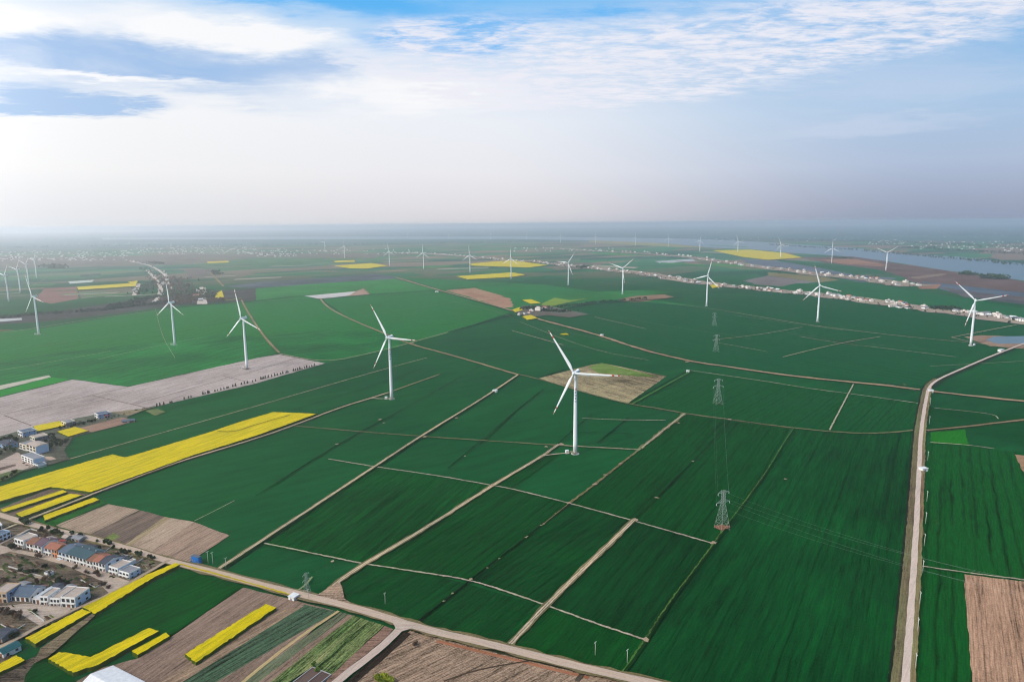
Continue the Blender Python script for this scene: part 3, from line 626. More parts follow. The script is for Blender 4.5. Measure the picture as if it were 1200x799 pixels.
def turbine(base, phase, label, yaw_j=0, detail=True, script=False, scale=1.0):
    p = at(*base); root = empty('wind_turbine', (p.x, p.y, 0), YAW + R_(yaw_j)); root.scale = (scale,) * 3
    tag(root, label, 'wind turbine', 'white wind turbines across the fields')
    if detail:
        link_mesh('foundation', TM['foundation'], root)
    tw = link_mesh('tower', TM['tower'], root)
    if detail:
        link_mesh('stair', TM['stair'], root); link_mesh('door', TM['door'], tw)
    n = link_mesh('nacelle', TM['nacelle'], root); n.location = (0, 0, HUBZ)
    h = link_mesh('hub', TM['hub'], root); h.location = (0, 0, HUBZ)
    # the measured phase is the one seen; undo the foreshortening by the rotor's yaw
    view = math.atan2(p.x, p.y); ax = -YAW - R_(yaw_j)
    c = max(.35, abs(math.cos(view - ax)))
    a = math.atan2(math.sin(R_(phase)), math.cos(R_(phase)) / c)
    for k in range(3):
        bl = link_mesh('blade', TM['blade'], root); bl.location = (0, -4.8, HUBZ)
        bl.rotation_euler = (0, math.pi / 2 - (a + k * 2 * math.pi / 3), 0)
        if detail:
            link_mesh('blade_stripe', TM['s1'], bl); link_mesh('blade_stripe', TM['s2'], bl)
    if script:
        lettering(tw, math.atan2(-p.y, -p.x) - YAW - R_(yaw_j))
    return root
def lettering(tower, ang):
    """a red emblem over four blue characters, curved onto the tower on the side facing ang"""
    def patch(mb, u0, u1, z0, z1):
        r = 2.0 - .0125 * ((z0 + z1) / 2 - 48) + .06
        vs = []
        for z in (z0, z1):
            for i in range(4):
                t = ang + (u0 + (u1 - u0) * i / 3) / r
                vs.append((r * math.cos(t), r * math.sin(t), z))
        mb.add(vs, [(i, i + 1, i + 5, i + 4) for i in range(3)])
    e = MB(); z = 71.5
    for (u0, u1, z0, z1) in ((-.9, .9, 1.9, 2.3), (-.9, .9, 0, .4), (-.9, -.5, .4, 1.9), (.5, .9, .4, 1.9), (-.25, .25, .8, 1.5)): patch(e, u0, u1, z + z0, z + z1)
    e.obj('emblem', REDINK, tower)
    glyphs = (((-1,1,2.0,2.35),(-.2,.2,0,2.3),(-1,1,.95,1.3),(-1,1,-.05,.3)), ((-1,1,1.9,2.25),(-1,-.65,0,1.9),(.65,1,0,1.9),(-.7,.7,.9,1.25),(-.6,.6,.1,.4)),
              ((-.2,.2,0,2.4),(-1,1,1.5,1.85),(-1,-.3,.5,.85),(.3,1,.5,.85)), ((-1,1,2,2.3),(-.8,-.4,0,2),(.4,.8,0,2),(-1,1,.95,1.25)))
    for i, g in enumerate(glyphs):
        lb = MB()
        for (u0, u1, z0, z1) in g: patch(lb, u0, u1, z - 3.4 * (i + 1) + z0, z - 3.4 * (i + 1) + z1)
        lb.obj('character', BLUEINK, tower)
TB = [  # base pixel, blade angle, label, yaw, detailed, lettering
 ((674,531.5), 121, 'nearest large white wind turbine standing before the bare stubble field', 0, 1, 1),
 ((459,467.5), 114, 'second nearest white turbine beside the end of the yellow field track', 0, 1, 1),
 ((289.5,432.5), 97, 'white turbine standing on the pale grey ploughed field', 0, 1, 0),
 ((205,404), 92, 'white turbine in green wheat below the dark leafless wood', 0, 1, 0),
 ((45.5,392), 98, 'hazy white turbine beside the tree belt near the left edge', 0, 1, 0),
 ((1137.5,405), 135, 'tall white turbine beside the pond and the right hand road', 0, 1, 0),
 ((958,377), 106, 'white turbine just below the long row of white houses, right side', 0, 1, 0),
 ((828,358.5), 76, 'white turbine before the village row with a yellow patch at its back', 0, 1, 0),
 ((729.5,344.5), 42, 'white turbine at the edge of the brown strip beyond the dyke', 0, 1, 0),
 ((666,334), 57, 'white turbine between the long village row and the lone farmstead', 0, 1, 0),
 ((599,326.5), 90, 'white turbine at the right end of the lower yellow field', 0, 1, 0),
 ((551,319.5), 93, 'white turbine left of the two yellow fields of the middle distance', 0, 1, 0),
 ((496.5,315.5), 90, 'far white turbine between two yellow fields, left of the middle', 0, 0, 0),
 ((456.5,312.5), 95, 'far white turbine at the right tip of the left yellow field', 0, 0, 0),
 ((404,303), 85, 'far white turbine behind the left yellow field', 0, 0, 0),
 ((381,295.5), 60, 'faint distant turbine left of the far yellow field', 0, 0, 0),
 ((10.5,354), 150, 'leftmost of the hazy turbines at the left edge', 0, 0, 0),
 ((24,343), 155, 'second from left of the hazy turbines at the left edge', 0, 0, 0),
 ((34,334), 140, 'third from left of the hazy turbines at the left edge', 0, 0, 0),
 ((43,326), 160, 'fourth from left of the hazy turbines at the left edge', 0, 0, 0),
 ((1038,317.5), 35, 'far white turbine on the brown river bank, right side', 0, 0, 0),
 ((974.5,309), 92, 'far white turbine on the river bank with one blade upright', 0, 0, 0),
 ((914.5,302.5), 110, 'far white turbine at the right end of the riverside yellow field', 0, 0, 0),
 ((864.5,296), 105, 'far white turbine standing in the riverside yellow field', 0, 0, 0),
 ((820,294.5), 80, 'distant turbine left of the riverside yellow field', 0, 0, 0),
 ((783,289.5), 95, 'distant turbine by the sandy strip of the river', 0, 0, 0),
 ((744.5,288), 88, 'distant turbine above the second village row, middle', 0, 0, 0),
 ((698,286), 92, 'distant turbine at the left end of the second village row', 0, 0, 0),
 ((657,284.5), 97, 'distant faint turbine right of centre before the river', 0, 0, 0),
 ((617,280.5), 90, 'very distant faint turbine at the middle of the river band', 0, 0, 0),
 ((575,281), 94, 'very distant turbine left of the middle on the river band', 0, 0, 0),
 ((526,281), 86, 'very distant turbine above the middle yellow fields', 0, 0, 0),
 ((478,279.5), 91, 'very distant turbine, faintest above the left yellow field', 0, 0, 0)]
for (bp, ph, lb, yj, det, scr) in TB:
    turbine(bp, ph, lb, yj, det, scr)
for (q, l) in (((664.5,531), 'white transformer cabinet at the foot of the nearest turbine'), ((452.5,467.5), 'white transformer cabinet at the foot of the second turbine'),
               ((284.5,432.5), 'white transformer cabinet beside the turbine on the ploughed field'), ((201,404.3), 'white transformer cabinet beside the turbine below the wood'),
               ((41.5,392.3), 'white transformer cabinet beside the hazy left turbine'), ((1141.5,404.5), 'white transformer cabinet beside the turbine at the pond')):
    p = at(*q); r = empty('transformer_cabinet', (p.x, p.y, 0), .3); tag(r, l, 'transformer', 'transformer cabinets at turbines')
    link_mesh('cabinet_body', TM['box'], r); link_mesh('door', TM['boxdoor'], r); r.scale = (1.25,) * 3

# ------------------------------------------------------------------ pylons, wires, poles
def pylon_meshes(h=36, base=4.9, waist=1.3, t=.125):
    zs = [0, 7, 13, 18, 22, 25.2, 28, 30.5, 33, 36]
    wd = lambda z: base + (waist - base) * min(1, z / 25.2) if z < 25.2 else waist
    body = MB()
    for sx in (-1, 1):
        for sy in (-1, 1):
            for i in range(len(zs) - 1):
                a, b_ = wd(zs[i]), wd(zs[i+1]); body.bar((sx*a, sy*a, zs[i]), (sx*b_, sy*b_, zs[i+1]), t)
    for i in range(len(zs) - 1):
        a, b_ = wd(zs[i]), wd(zs[i+1])
        for q in range(4):
            c0 = [(-1,-1),(1,-1),(1,1),(-1,1)][q]; c1 = [(1,-1),(1,1),(-1,1),(-1,-1)][q]
            body.bar((c0[0]*a, c0[1]*a, zs[i]), (c1[0]*b_, c1[1]*b_, zs[i+1]), t * .6); body.bar((c1[0]*a, c1[1]*a, zs[i]), (c0[0]*b_, c0[1]*b_, zs[i+1]), t * .6)
            body.bar((c0[0]*b_, c0[1]*b_, zs[i+1]), (c1[0]*b_, c1[1]*b_, zs[i+1]), t * .6)
    def arm(L, z, dz):
        a = MB()
        for s in (-1, 1):
            tip = Vector((s * L, 0, z + .2))
            for sy in (-1, 1):
                a.bar((s*waist, sy*waist, z), tip, t * .8); a.bar((s*waist, sy*waist, z + dz), tip, t * .8)
                for q in (.25, .5, .75):
                    p0 = Vector((s*waist, sy*waist, z)).lerp(tip, q); p1 = Vector((s*waist, sy*waist, z + dz)).lerp(tip, q - .15); p2 = Vector((s*waist, -sy*waist, z)).lerp(tip, q)
                    a.bar(p0, p1, t * .5); a.bar(p0, p2, t * .5)
        return a
    ins = MB().lathe([(.05, -2.2), (.2, -2.1), (.2, -.4), (.05, -.3)], 8).mesh('insulator', WHITE)
    return dict(body=body.mesh('lattice_body', STEEL), low=arm(7.2, 25.2, 2.4).mesh('crossarm', STEEL), top=arm(6.0, 34.2, 1.6).mesh('crossarm', STEEL), ins=ins, mid=arm(5.6, 30.2, 1.8).mesh('crossarm', STEEL))
PM = pylon_meshes()
def pylon(px, rz, label, s=1.0):
    p = at(*px); r = empty('power_pylon', (p.x, p.y, 0), rz); r.scale = (s,) * 3; tag(r, label, 'pylon', 'lattice power pylons')
    link_mesh('lattice_body', PM['body'], r); link_mesh('crossarm', PM['low'], r); link_mesh('crossarm', PM['top'], r)
    for x, z in ((-7.2, 25.4), (7.2, 25.4), (-6, 34.4), (6, 34.4)):
        i = link_mesh('insulator', PM['ins'], r); i.location = (x, 0, z)
    return r
PA = pylon((846,620), R_(24), 'large lattice pylon on a reddish earth patch in the green field', .93)
PB = pylon((841,473.5), R_(12), 'lattice pylon in the wheat below the brown dyke', 1.0)
PC = pylon((839,412.5), R_(12), 'faint lattice pylon in the dark wheat beyond the dyke', .95)
PD = pylon((837,382), R_(12), 'farthest faint lattice pylon below the village row', .9)
PE = pylon((360,697), R_(60), 'small thin lattice pylon beside the white hut on the main road', .45)
bpy.context.view_layer.update()
def wire(a, b, sag, label, r=.024):
    mb = MB(); n = 22; P = []
    for i in range(n + 1):
        t = i / n; q = a.lerp(b, t); q.z -= 4 * sag * t * (1 - t); P.append(q)
    for i in range(n): mb.bar(P[i], P[i+1], r, 4)
    tag(mb.obj('power_cable', STEEL), label, 'power line', 'cables of the power line')
def tip(po, x, z): return po.matrix_world @ Vector((x, 0, z - 2.2))
POFF = at(1360, 770)
for k, (x, z, nm) in enumerate(((-6, 34.4, 'upper left'), (6, 34.4, 'upper right'), (-7.2, 25.4, 'lower left'), (7.2, 25.4, 'lower right'))):
    wire(tip(PA, x, z), tip(PB, x, z), 7, 'thin cable from the %s arm of the large pylon to the next pylon' % nm)
    e = POFF + Vector((.35 * x, -x, z - 4)); wire(tip(PA, x, z), e, 9, 'thin cable from the %s arm of the large pylon across the right road' % nm)
def pole_meshes():
    return dict(shaft=MB().lathe([(.2, 0), (.13, 9)], 8).mesh('shaft', GREYPAINT, True),
                arm=MB().box(-1.0, 1.0, -.08, .08, 8.3, 8.5).mesh('crossarm', STEEL), ins=MB().lathe([(.1, 0), (.1, .35)], 6).mesh('insulator', WHITE))
PO = pole_meshes()
def pole(px, label, rz=0, s=1.0, group='concrete utility poles'):
    p = at(*px); r = empty('utility_pole', (p.x, p.y, 0), rz); r.scale = (s,) * 3; tag(r, label, 'pole', group)
    link_mesh('shaft', PO['shaft'], r); link_mesh('crossarm', PO['arm'], r)
    for x in (-.85, .85):
        i = link_mesh('insulator', PO['ins'], r); i.location = (x, 0, 8.5)
names = ['by the brown field corner', 'just past the field path', 'third up from the bottom', 'fourth up from the bottom', 'below the white hut', 'second below the white hut', 'nearest to the bottom edge', 'beside the far white hut', 'on the bend of the road', 'level with the bright green plot']
for q, n in zip(((1077.5,710),(1081,672),(1075,742),(1083,640),(1084.5,614),(1086,588),(1072.5,785),(1089,497),(1090,475),(1087,540)), names):
    pole(q, 'pale concrete pole right of the dirt road, ' + n, R_(80), 1.15)
pole((244,660), 'left one of two close poles beside the blue cabin', 1.1, 1.1); pole((249.5,661), 'right one of two close poles beside the blue cabin', 1.1, 1.1)
pole((265,666.5), 'single pole between the twin poles and the field track', .9, 1.0); pole((451.5,708), 'lone pole in the wheat above the branch road', .9, .95)
pole((697.5,768), 'lone pole in the wheat near the bottom, left of two', .9, 1.0); pole((735,777), 'lone pole by the ditch corner near the bottom', .9, 1.0)
pole((361.5,703), 'pole beside the white hut across the main road', .9, .9)

# ------------------------------------------------------------------ houses
def gable_faces(w, d, h, rh):
    return [(0,0,h),(w,0,h),(w,d,h),(0,d,h)]
def house(name, pL, pR, depth, h, roof, cw, cr, label, storeys=2, bays=3, rh=2.4, side=None, windows=True, door=True, balcony=False, cat='house', group=None, side_windows=True, ridge='x'):
    a, b_ = at(*pL), at(*pR); v = b_ - a; w = v.length; rz = math.atan2(v.y, v.x)
    root = empty(name, (a.x, a.y, 0), rz); tag(root, label, cat, group)
    W = MB(); W.box(0, w, 0, depth, 0, h)
    if roof == 'gable':
        if ridge == 'x': W.add([(0,0,h),(0,depth,h),(0,depth/2,h+rh),(w,0,h),(w,depth,h),(w,depth/2,h+rh)], [(0,2,1),(3,4,5)])
        else: W.add([(0,0,h),(w,0,h),(w/2,0,h+rh),(0,depth,h),(w,depth,h),(w/2,depth,h+rh)], [(0,1,2),(3,5,4)])
    if roof == 'flat':
        for q in ((0,w,0,.2),(0,w,depth-.2,depth),(0,.2,.2,depth-.2),(w-.2,w,.2,depth-.2)): W.box(*q, h + .01, h + .75)
    W.obj('wall', WALLM[cw], root)
    if side:                                             # separate end wall tone; paleblue and dark put its shade into the colour
        W2 = MB(); W2.box(w + .01, w + .06, .05, depth - .05, .05, h - .05); W2.obj('side_wall', WALLM[side], root)
    rf = MB(); o = .45
    def slab(p0, p1, p2, p3, t=.22):
        n = (Vector(p1) - Vector(p0)).cross(Vector(p3) - Vector(p0)).normalized() * t
        vs = [Vector(q) for q in (p0, p1, p2, p3)]; vs = [q + n * .1 for q in vs] + [q + n for q in vs]
        rf.add(vs, [(3,2,1,0),(4,5,6,7),(0,1,5,4),(1,2,6,5),(2,3,7,6),(3,0,4,7)])
    if roof == 'gable':
        if ridge == 'x':
            k = o * rh / (depth / 2)
            slab((-o,-o,h-k),(w+o,-o,h-k),(w+o,depth/2,h+rh),(-o,depth/2,h+rh)); slab((w+o,depth+o,h-k),(-o,depth+o,h-k),(-o,depth/2,h+rh),(w+o,depth/2,h+rh))
        else:
            k = o * rh / (w / 2)
            slab((-o,depth+o,h-k),(-o,-o,h-k),(w/2,-o,h+rh),(w/2,depth+o,h+rh)); slab((w+o,-o,h-k),(w+o,depth+o,h-k),(w/2,depth+o,h+rh),(w/2,-o,h+rh))
    elif roof == 'hip':
        i = min(depth, w) * .42; z0 = h; ym = depth / 2
        vs = [(-o,-o,z0),(w+o,-o,z0),(w+o,depth+o,z0),(-o,depth+o,z0),(i,ym,h+rh),(max(i+.1,w-i),ym,h+rh)]
        rf.add(vs, [(3,2,1,0),(0,1,5,4),(1,2,5),(2,3,4,5),(3,0,4)])
    elif roof == 'flat': rf.box(.22, w - .22, .22, depth - .22, h + .02, h + .22)
    elif roof == 'shed': slab((-o,-o,h-.1),(w+o,-o,h-.1),(w+o,depth+o,h+rh),(-o,depth+o,h+rh)); 
    r = rf.obj('roof', ROOFM[cr], root)
    if roof in ('gable', 'hip') and w > 7 and name == 'house':
        MB().box(w * .7, w * .7 + .7, depth * .6, depth * .6 + .7, h + rh * .3, h + rh + .7).obj('chimney', WALLM['grey'], r)
    sh = h / storeys
    if windows:
        bw = w / bays
        for s in range(storeys):
            for k in range(bays):
                x0 = bw * k + bw * .17; x1 = bw * (k + 1) - bw * .17; z0 = s * sh + sh * .2; z1 = s * sh + sh * .84
                if s == 0 and door and k == bays // 2:
                    MB().box(x0, x1, -.09, -.003, .05, z1).obj('door', ROOFM['brown'], root); continue
                f = MB().box(x0 - .12, x1 + .12, -.07, -.003, z0 - .14, z1 + .12).obj('window', WALLM['white'], root)
                MB().box(x0, x1, -.1, -.072, z0, z1).obj('pane', DARKGLASS, f)
        if side_windows:
            n = max(1, int(depth / 4.5)); dw = depth / n; xs = w + (.065 if side else .003)
            for s in range(storeys):
                for k in range(n):
                    y0 = dw * k + dw * .34; y1 = dw * (k + 1) - dw * .34
                    f = MB().box(xs, xs + .06, y0 - .1, y1 + .1, s * sh + sh * .32, s * sh + sh * .82).obj('window', WALLM['white'], root)
                    MB().box(xs + .062, xs + .09, y0, y1, s * sh + sh * .36, s * sh + sh * .78).obj('pane', DARKGLASS, f)
        if balcony:
            bb = MB().box(.1, w - .1, -1.1, -.11, sh - .1, sh + .06).box(.1, w - .1, -1.1, -1.0, sh + .06, sh + .95)
            for x in (.1, w - .3): bb.box(x, x + .2, -1.1, -.9, 0, sh - .1)
            bb.obj('balcony', WALLM['white'], root)
    return root
# terraced row along the upper village lane: base line from (18,640) to (152,679)
def rowp(x): return (x, 640.2 + (x - 18) * .292)
ROW = [ # x0, x1, depth, h, roof, wall, roofcol, side, balcony, label
 (18, 28.6, 11, 6.6, 'flat', 'white', 'tan', None, 1, 'white flat roofed house at the upper end of the terraced row'),
 (31.5, 39.5, 11, 6.0, 'gable', 'white', 'brown', None, 0, 'white house with rusty brown roof near the upper row end'),
 (41.4, 49.5, 13, 6.7, 'gable', 'white', 'purple', 'paleblue', 1, 'white house with dark purple roof in the terraced row'),
 (53.2, 61, 11, 6.4, 'gable', 'white', 'orange', None, 1, 'white house with bright orange roof in the terraced row'),
 (61.8, 67.4, 9, 7.2, 'gable', 'orange', 'orange', None, 0, 'narrow orange walled house with orange roof in the row'),
 (69.5, 77.5, 15, 6.6, 'gable', 'paleblue', 'blue', None, 1, 'pale blue house with blue roof next to the orange one'),
 (78, 86, 15, 6.5, 'gable', 'white', 'teal', None, 1, 'first white house under teal roofs from the orange house'),
 (86.2, 94, 15, 6.5, 'gable', 'white', 'teal', None, 1, 'second white house under teal roofs from the orange house'),
 (94.2, 102, 15, 6.5, 'gable', 'white', 'teal', None, 1, 'third white house under teal roofs from the orange house'),
 (102.6, 109.6, 13, 6.0, 'gable', 'white', 'brown', None, 1, 'white house with brown roof right of the teal roofs'),
 (110.2, 116.3, 11.5, 6.9, 'gable', 'white', 'orange', None, 0, 'white house with dull orange roof toward the lower row end'),
 (116.8, 124, 13, 6.8, 'gable', 'white', 'slate', 'paleblue', 1, 'white house with dark slate roof at the lower end of the terrace'),
 (128.5, 139, 11, 5.8, 'flat', 'white', 'tan', 'paleblue', 1, 'detached white flat roofed house after the gap in the row'),
 (140, 152, 9, 4.6, 'flat', 'white', 'grey', 'paleblue', 1, 'last low white house at the lane corner by the yellow strip')]
for (x0, x1, d, h, rf, cw, cr, sd, bal, lb) in ROW:
    house('house', rowp(x0), rowp(x1), d, h, rf, cw, cr, lb, 2, 3 if x1 - x0 > 8.5 else 2, 2.0, sd, balcony=bool(bal), group='houses of the near village')
for x, y, w, d, cr, lb in ((100,645,8,5,'slate','small dark outbuilding behind the teal roofs'), (108,652,7,5,'slate','small dark shed behind the brown roofed house'), (84,634,9,6,'grey','grey roofed shed by the main road behind the row'),
                           (73,633,5,5,'tan','tiny tan shed behind the blue roofed house'), (121,660,6,7,'blue','small blue roofed shed behind the slate roof')):
    house('shed', (x, y), (x + w, y + w * .29), d, 3.0, 'gable', 'grey', cr, lb, 1, 2, 1.0, cat='shed', side_windows=False)
for x, y, w, d, wl, cr, lb in ((30,633,5,5,'white','grey','small white shed behind the flat roofed first house'), (52,636,6,6,'tan','tan','tan lean building behind the purple roofed house'), (64,640,5,6,'grey','red','little reddish roofed shed behind the orange house'),
                           (132,662,6,5,'white','grey','white outbuilding at the back gardens near the lane corner'), (140,657,5,4,'grey','slate','dark little hut among the back gardens'), (150,662,4,4,'white','tan','tiny white hut in the last back garden'),
                           (60,692,6,6,'grey','slate','dark shed behind the lower row of houses'), (76,693,6,5,'white','grey','grey roofed shed behind the large end house'), (20,690,7,6,'grey','grey','grey shed behind the blue grey roof'), (44,694,5,5,'tan','brown','brown roofed shed between the two house rows'),
                           (52,676,5,4,'white','grey','little white shed in the middle gardens')):
    house('shed', (x, y), (x + w, y + w * .29), d, 3.0, 'gable' if d > 4 else 'flat', wl, cr, lb, 1, 2, .9, cat='shed', side_windows=False)
def yard_wall(px, label, h=1.6):
    P = [at(*q) for q in px]; mb = MB()
    for i in range(len(P) - 1):
        d = (P[i+1] - P[i]); n = Vector((-d.y, d.x, 0)).normalized() * .15; a, b2 = P[i], P[i+1]
        mb.add([a - n, b2 - n, b2 + n, a + n, a - n + Vector((0,0,h)), b2 - n + Vector((0,0,h)), b2 + n + Vector((0,0,h)), a + n + Vector((0,0,h))], [(4,5,6,7),(0,1,5,4),(1,2,6,5),(2,3,7,6),(3,0,4,7)])
    tag(mb.obj('garden_wall', GREYPAINT), label, 'wall', 'garden walls of the village')
for px, lb in (([(16,633),(36,621),(44,623)], 'pale garden wall around the first back garden'), ([(112,655),(130,643)], 'pale garden wall in the back gardens behind the dull orange roof'), ([(120,661),(140,648)], 'pale garden wall behind the slate roofed house'), ([(132,668),(156,652)], 'pale garden wall behind the detached flat roofed house'),
               ([(142,672),(168,656)], 'pale garden wall nearest to the lane corner'), ([(36,718),(52,729)], 'low pale wall across the lower yard'), ([(88,711),(104,701)], 'pale wall along the side of the large end house'), ([(1,733),(16,742),(30,733)], 'pale wall round the plot above the slate shed'),
               ([(95,681),(112,690),(124,683)], 'pale wall of the garden at the lane bend'), ([(10,665),(50,677)], 'long pale wall through the middle gardens')):
    yard_wall(px, lb)
# second row
house('house', (-8,706.2), (9.2,707.2), 12, 7.6, 'flat', 'tan', 'tan', 'tan two storey house with flat roof at the left edge', 2, 3, side='blue', group='houses of the near village')
house('house', (13.5,704.8), (35.2,706.2), 14, 4.4, 'gable', 'white', 'blue', 'long low white house with blue grey roof in the lower row', 1, 4, 2.6, group='houses of the near village')
house('house', (38.5,708), (47,708.6), 13, 4.2, 'gable', 'white', 'white', 'white roofed low house between blue roof and tan roofs', 1, 2, 1.6, ridge='y', group='houses of the near village')
house('house', (47.8,709), (57.0,709.7), 11, 6.2, 'flat', 'white', 'tan', 'white two storey house with pinkish flat roof, lower row', 2, 2, balcony=True, group='houses of the near village')
house('house', (59.5,710.4), (71,711), 15.5, 5.6, 'flat', 'white', 'tan', 'wide white house with arched loggias in the lower row', 2, 3, balcony=True, group='houses of the near village')
house('house', (72.6,711.6), (89.2,713), 13, 7.2, 'flat', 'white', 'tan', 'large end house of the lower row with bluish shaded side', 2, 3, side='paleblue', balcony=True, group='houses of the near village')
# left edge
house('house', (-12,626), (3,621.5), 12, 5, 'gable', 'white', 'white', 'white roofed house at the left edge above the lane', 1, 3, 1.5, group='houses of the near village')
house('house', (-10,640), (13,630), 8, 5.6, 'flat', 'paleblue', 'blue', 'pale blue building at the left edge beside the side lane', 2, 5, group='houses of the near village')
house('shed', (-3,768), (4.5,772), 9.5, 3.4, 'gable', 'white', 'green', 'long white shed with dark teal roof, lower left', 1, 1, 1.4, cat='shed', ridge='y')
house('shed', (-10,752), (3,754), 10, 3.4, 'gable', 'grey', 'slate', 'grey shed with dark slate roof at the left edge', 1, 2, 1.5, cat='shed', side_windows=False)
# hamlet on the left
house('house', (21.5,511.6), (27,513.8), 15, 7.2, 'flat', 'white', 'blue', 'white house with blue long side at the grey field', 2, 2, side='blue', group='houses of the hamlet')
house('house', (35.5,517), (41.5,519.5), 14, 6.4, 'flat', 'cream', 'tan', 'cream house with long flat tan roof in the hamlet', 2, 2, side='dark', group='houses of the hamlet')
house('house', (23.6,527.5), (31,530), 13, 8, 'flat', 'cream', 'grey', 'narrow cream house left of the tall white one, hamlet', 3, 2, balcony=True, group='houses of the hamlet')
house('house', (32,530.2), (43,533.8), 13, 10, 'gable', 'cream', 'tan', 'tall three storey cream house with bare pale side wall', 3, 3, 1.4, side='paleblue', balcony=True, side_windows=False, group='houses of the hamlet')
house('house', (26,541), (39.6,546.4), 11, 7.2, 'flat', 'white', 'grey', 'white house with striped loggias nearest the yellow field', 3, 4, side='paleblue', side_windows=False, group='houses of the hamlet')
house('shed', (40,546.5), (45,548.4), 8, 2.6, 'flat', 'white', 'blue', 'low white annex at the foot of the striped house', 1, 2, cat='shed', side_windows=False)
house('house', (-3,524), (8,528), 12, 6.5, 'hip', 'blue', 'slate', 'dark bluish house among the trees at the left edge', 2, 2, 2, group='houses of the hamlet')
house('house', (111.3,490.3), (115.4,492.2), 15, 7, 'flat', 'white', 'blue', 'white ended blue house beside the grey field', 2, 2, side='blue', group='houses of the hamlet')
house('house', (123,491), (129,489.5), 9, 4.4, 'gable', 'grey', 'red', 'house with vivid red roof right of the blue house', 1, 2, 1.6, group='houses of the hamlet')
house('house', (72.5,499.5), (78,501.5), 11, 6.4, 'flat', 'cream', 'grey', 'grey brown house between the two yellow patches', 2, 2, side='dark', group='houses of the hamlet')
house('shed', (143,496.5), (158,494.5), 9, 2.6, 'gable', 'grey', 'blue', 'low metal shed with pale blue roof at the field corner', 1, 2, 1.2, cat='shed', side_windows=False)
# white hall at the bottom edge
def hall():
    a = at(97,810); d = (at(129,828) - at(97,810)).normalized(); rz = math.atan2(d.y, d.x)
    r = empty('storage_hall', (a.x, a.y, 0), rz); tag(r, 'large shed with plain white roof at the bottom edge', 'shed')
    L, Wd, h, rh = 42, 17, 5.0, 2.2
    w = MB().box(0, L, 0, Wd, 0, h); w.add([(0,0,h),(0,Wd,h),(0,Wd*.3,h+rh),(L,0,h),(L,Wd,h),(L,Wd*.3,h+rh)], [(0,2,1),(3,4,5)]); w.obj('wall', WALLM['grey'], r)
    rf = MB(); y = Wd * .3
    rf.add([(-.4,-.4,h-.1),(L+.4,-.4,h-.1),(L+.4,y,h+rh+.15),(-.4,y,h+rh+.15),(-.4,Wd+.4,h-.1),(L+.4,Wd+.4,h-.1)], [(0,1,2,3),(3,2,5,4)])
    rf.obj('roof', ROOFM['white'], r)
    MB().box(-.08, -.003, 6, 10, 0, 3.8).obj('door', ROOFM['grey'], r)
hall()
# low frames of a plant bed house at the bottom
p = at(366,783.5); d = at(388,792.5) - p; r = empty('cold_frame', (p.x, p.y, 0), math.atan2(d.y, d.x) ); tag(r, 'low white walled plant frame with brown covers at the bottom', 'cold frame')
LW = d.length
fr = MB()
for x in (0, LW * .5, LW - .4): fr.box(x, x + .4, -22, 0, 0, 1.4)
fr.box(0, LW, 0, .4, 0, 1.4)
fr.obj('frame_wall', WALLM['grey'], r)
MB().box(.42, LW * .5 - .02, -22, -.02, .1, 1.1).obj('cover', simple('brown_cover', lin(92,72,62)), r); MB().box(LW * .5 + .42, LW - .42, -22, -.02, .1, 1.1).obj('cover', simple('dark_cover', lin(82,62,54)), r)
# blue cabin and huts
def hut(px, px2, d, h, label, wall, roofm, name='pump_hut', cat='hut'):
    a, b_ = at(*px), at(*px2); v = b_ - a; w = v.length
    r = empty(name, (a.x, a.y, 0), math.atan2(v.y, v.x)); tag(r, label, cat)
    MB().box(0, w, 0, d, 0, h).obj('wall', wall, r); MB().box(-.3, w + .3, -.3, d + .3, h + .003, h + .3).obj('roof', roofm, r)
    MB().box(w * .35, w * .62, -.06, -.003, .05, h * .7).obj('door', ROOFM['grey'], r)
    f = MB().box(w + .003, w + .06, d * .3, d * .7, h * .4, h * .75).obj('window', WALLM['white'], r); MB().box(w + .062, w + .08, d * .35, d * .65, h * .44, h * .71).obj('pane', DARKGLASS, f)
hut((338,703.2), (344.5,705.2), 5, 3.0, 'small white hut beside the main road under the thin pylon', WALLM['white'], ROOFM['white'])
hut((1088.5,460), (1094,460.3), 6, 3.6, 'small white hut at the bend of the right road', WALLM['white'], ROOFM['white'])
hut((1081,553.5), (1087.5,552.6), 5, 3.6, 'small white hut on the straight right road', WALLM['white'], ROOFM['white'])
hut((804,436.5), (807.5,436.8), 5, 3.2, 'small white hut at the dyke crossing', WALLM['white'], ROOFM['white'])
hut((577,459.5), (581.5,460), 5, 3.0, 'small white hut on the diagonal track', WALLM['white'], ROOFM['white'])
hut((703,394), (706,394.3), 6, 4, 'small white hut on the dyke beyond the stubble field', WALLM['white'], ROOFM['white'])
hut((510,342.5), (513,342.6), 6, 4, 'small white hut on the dyke below the far turbines', WALLM['white'], ROOFM['white'])
hut((1173,412.5), (1177,411.8), 6, 4, 'small white hut beside the road at the pond', WALLM['white'], ROOFM['white'])
a, b_ = at(224.5,659), at(233,661.5); v = b_ - a; r = empty('site_cabin', (a.x, a.y, 0), math.atan2(v.y, v.x)); tag(r, 'bright blue metal cabin beside the main road', 'cabin')
BL = simple('blue_sheet_metal', lin(22,112,190), .5, .4, .08); w = v.length
bb = MB().box(0, w, 0, 2.6, .2, 5.4)
for k in range(14): bb.box(w * k / 14 + .05, w * k / 14 + .17, -.05, -.003, .3, 5.3)
bb.obj('body', BL, r); MB().box(-.1, w + .1, -.15, 2.75, 5.403, 5.6).obj('roof', ROOFM['blue'], r); MB().box(w * .68, w * .84, -.09, -.053, .3, 2.5).obj('door', ROOFM['blue'], r)
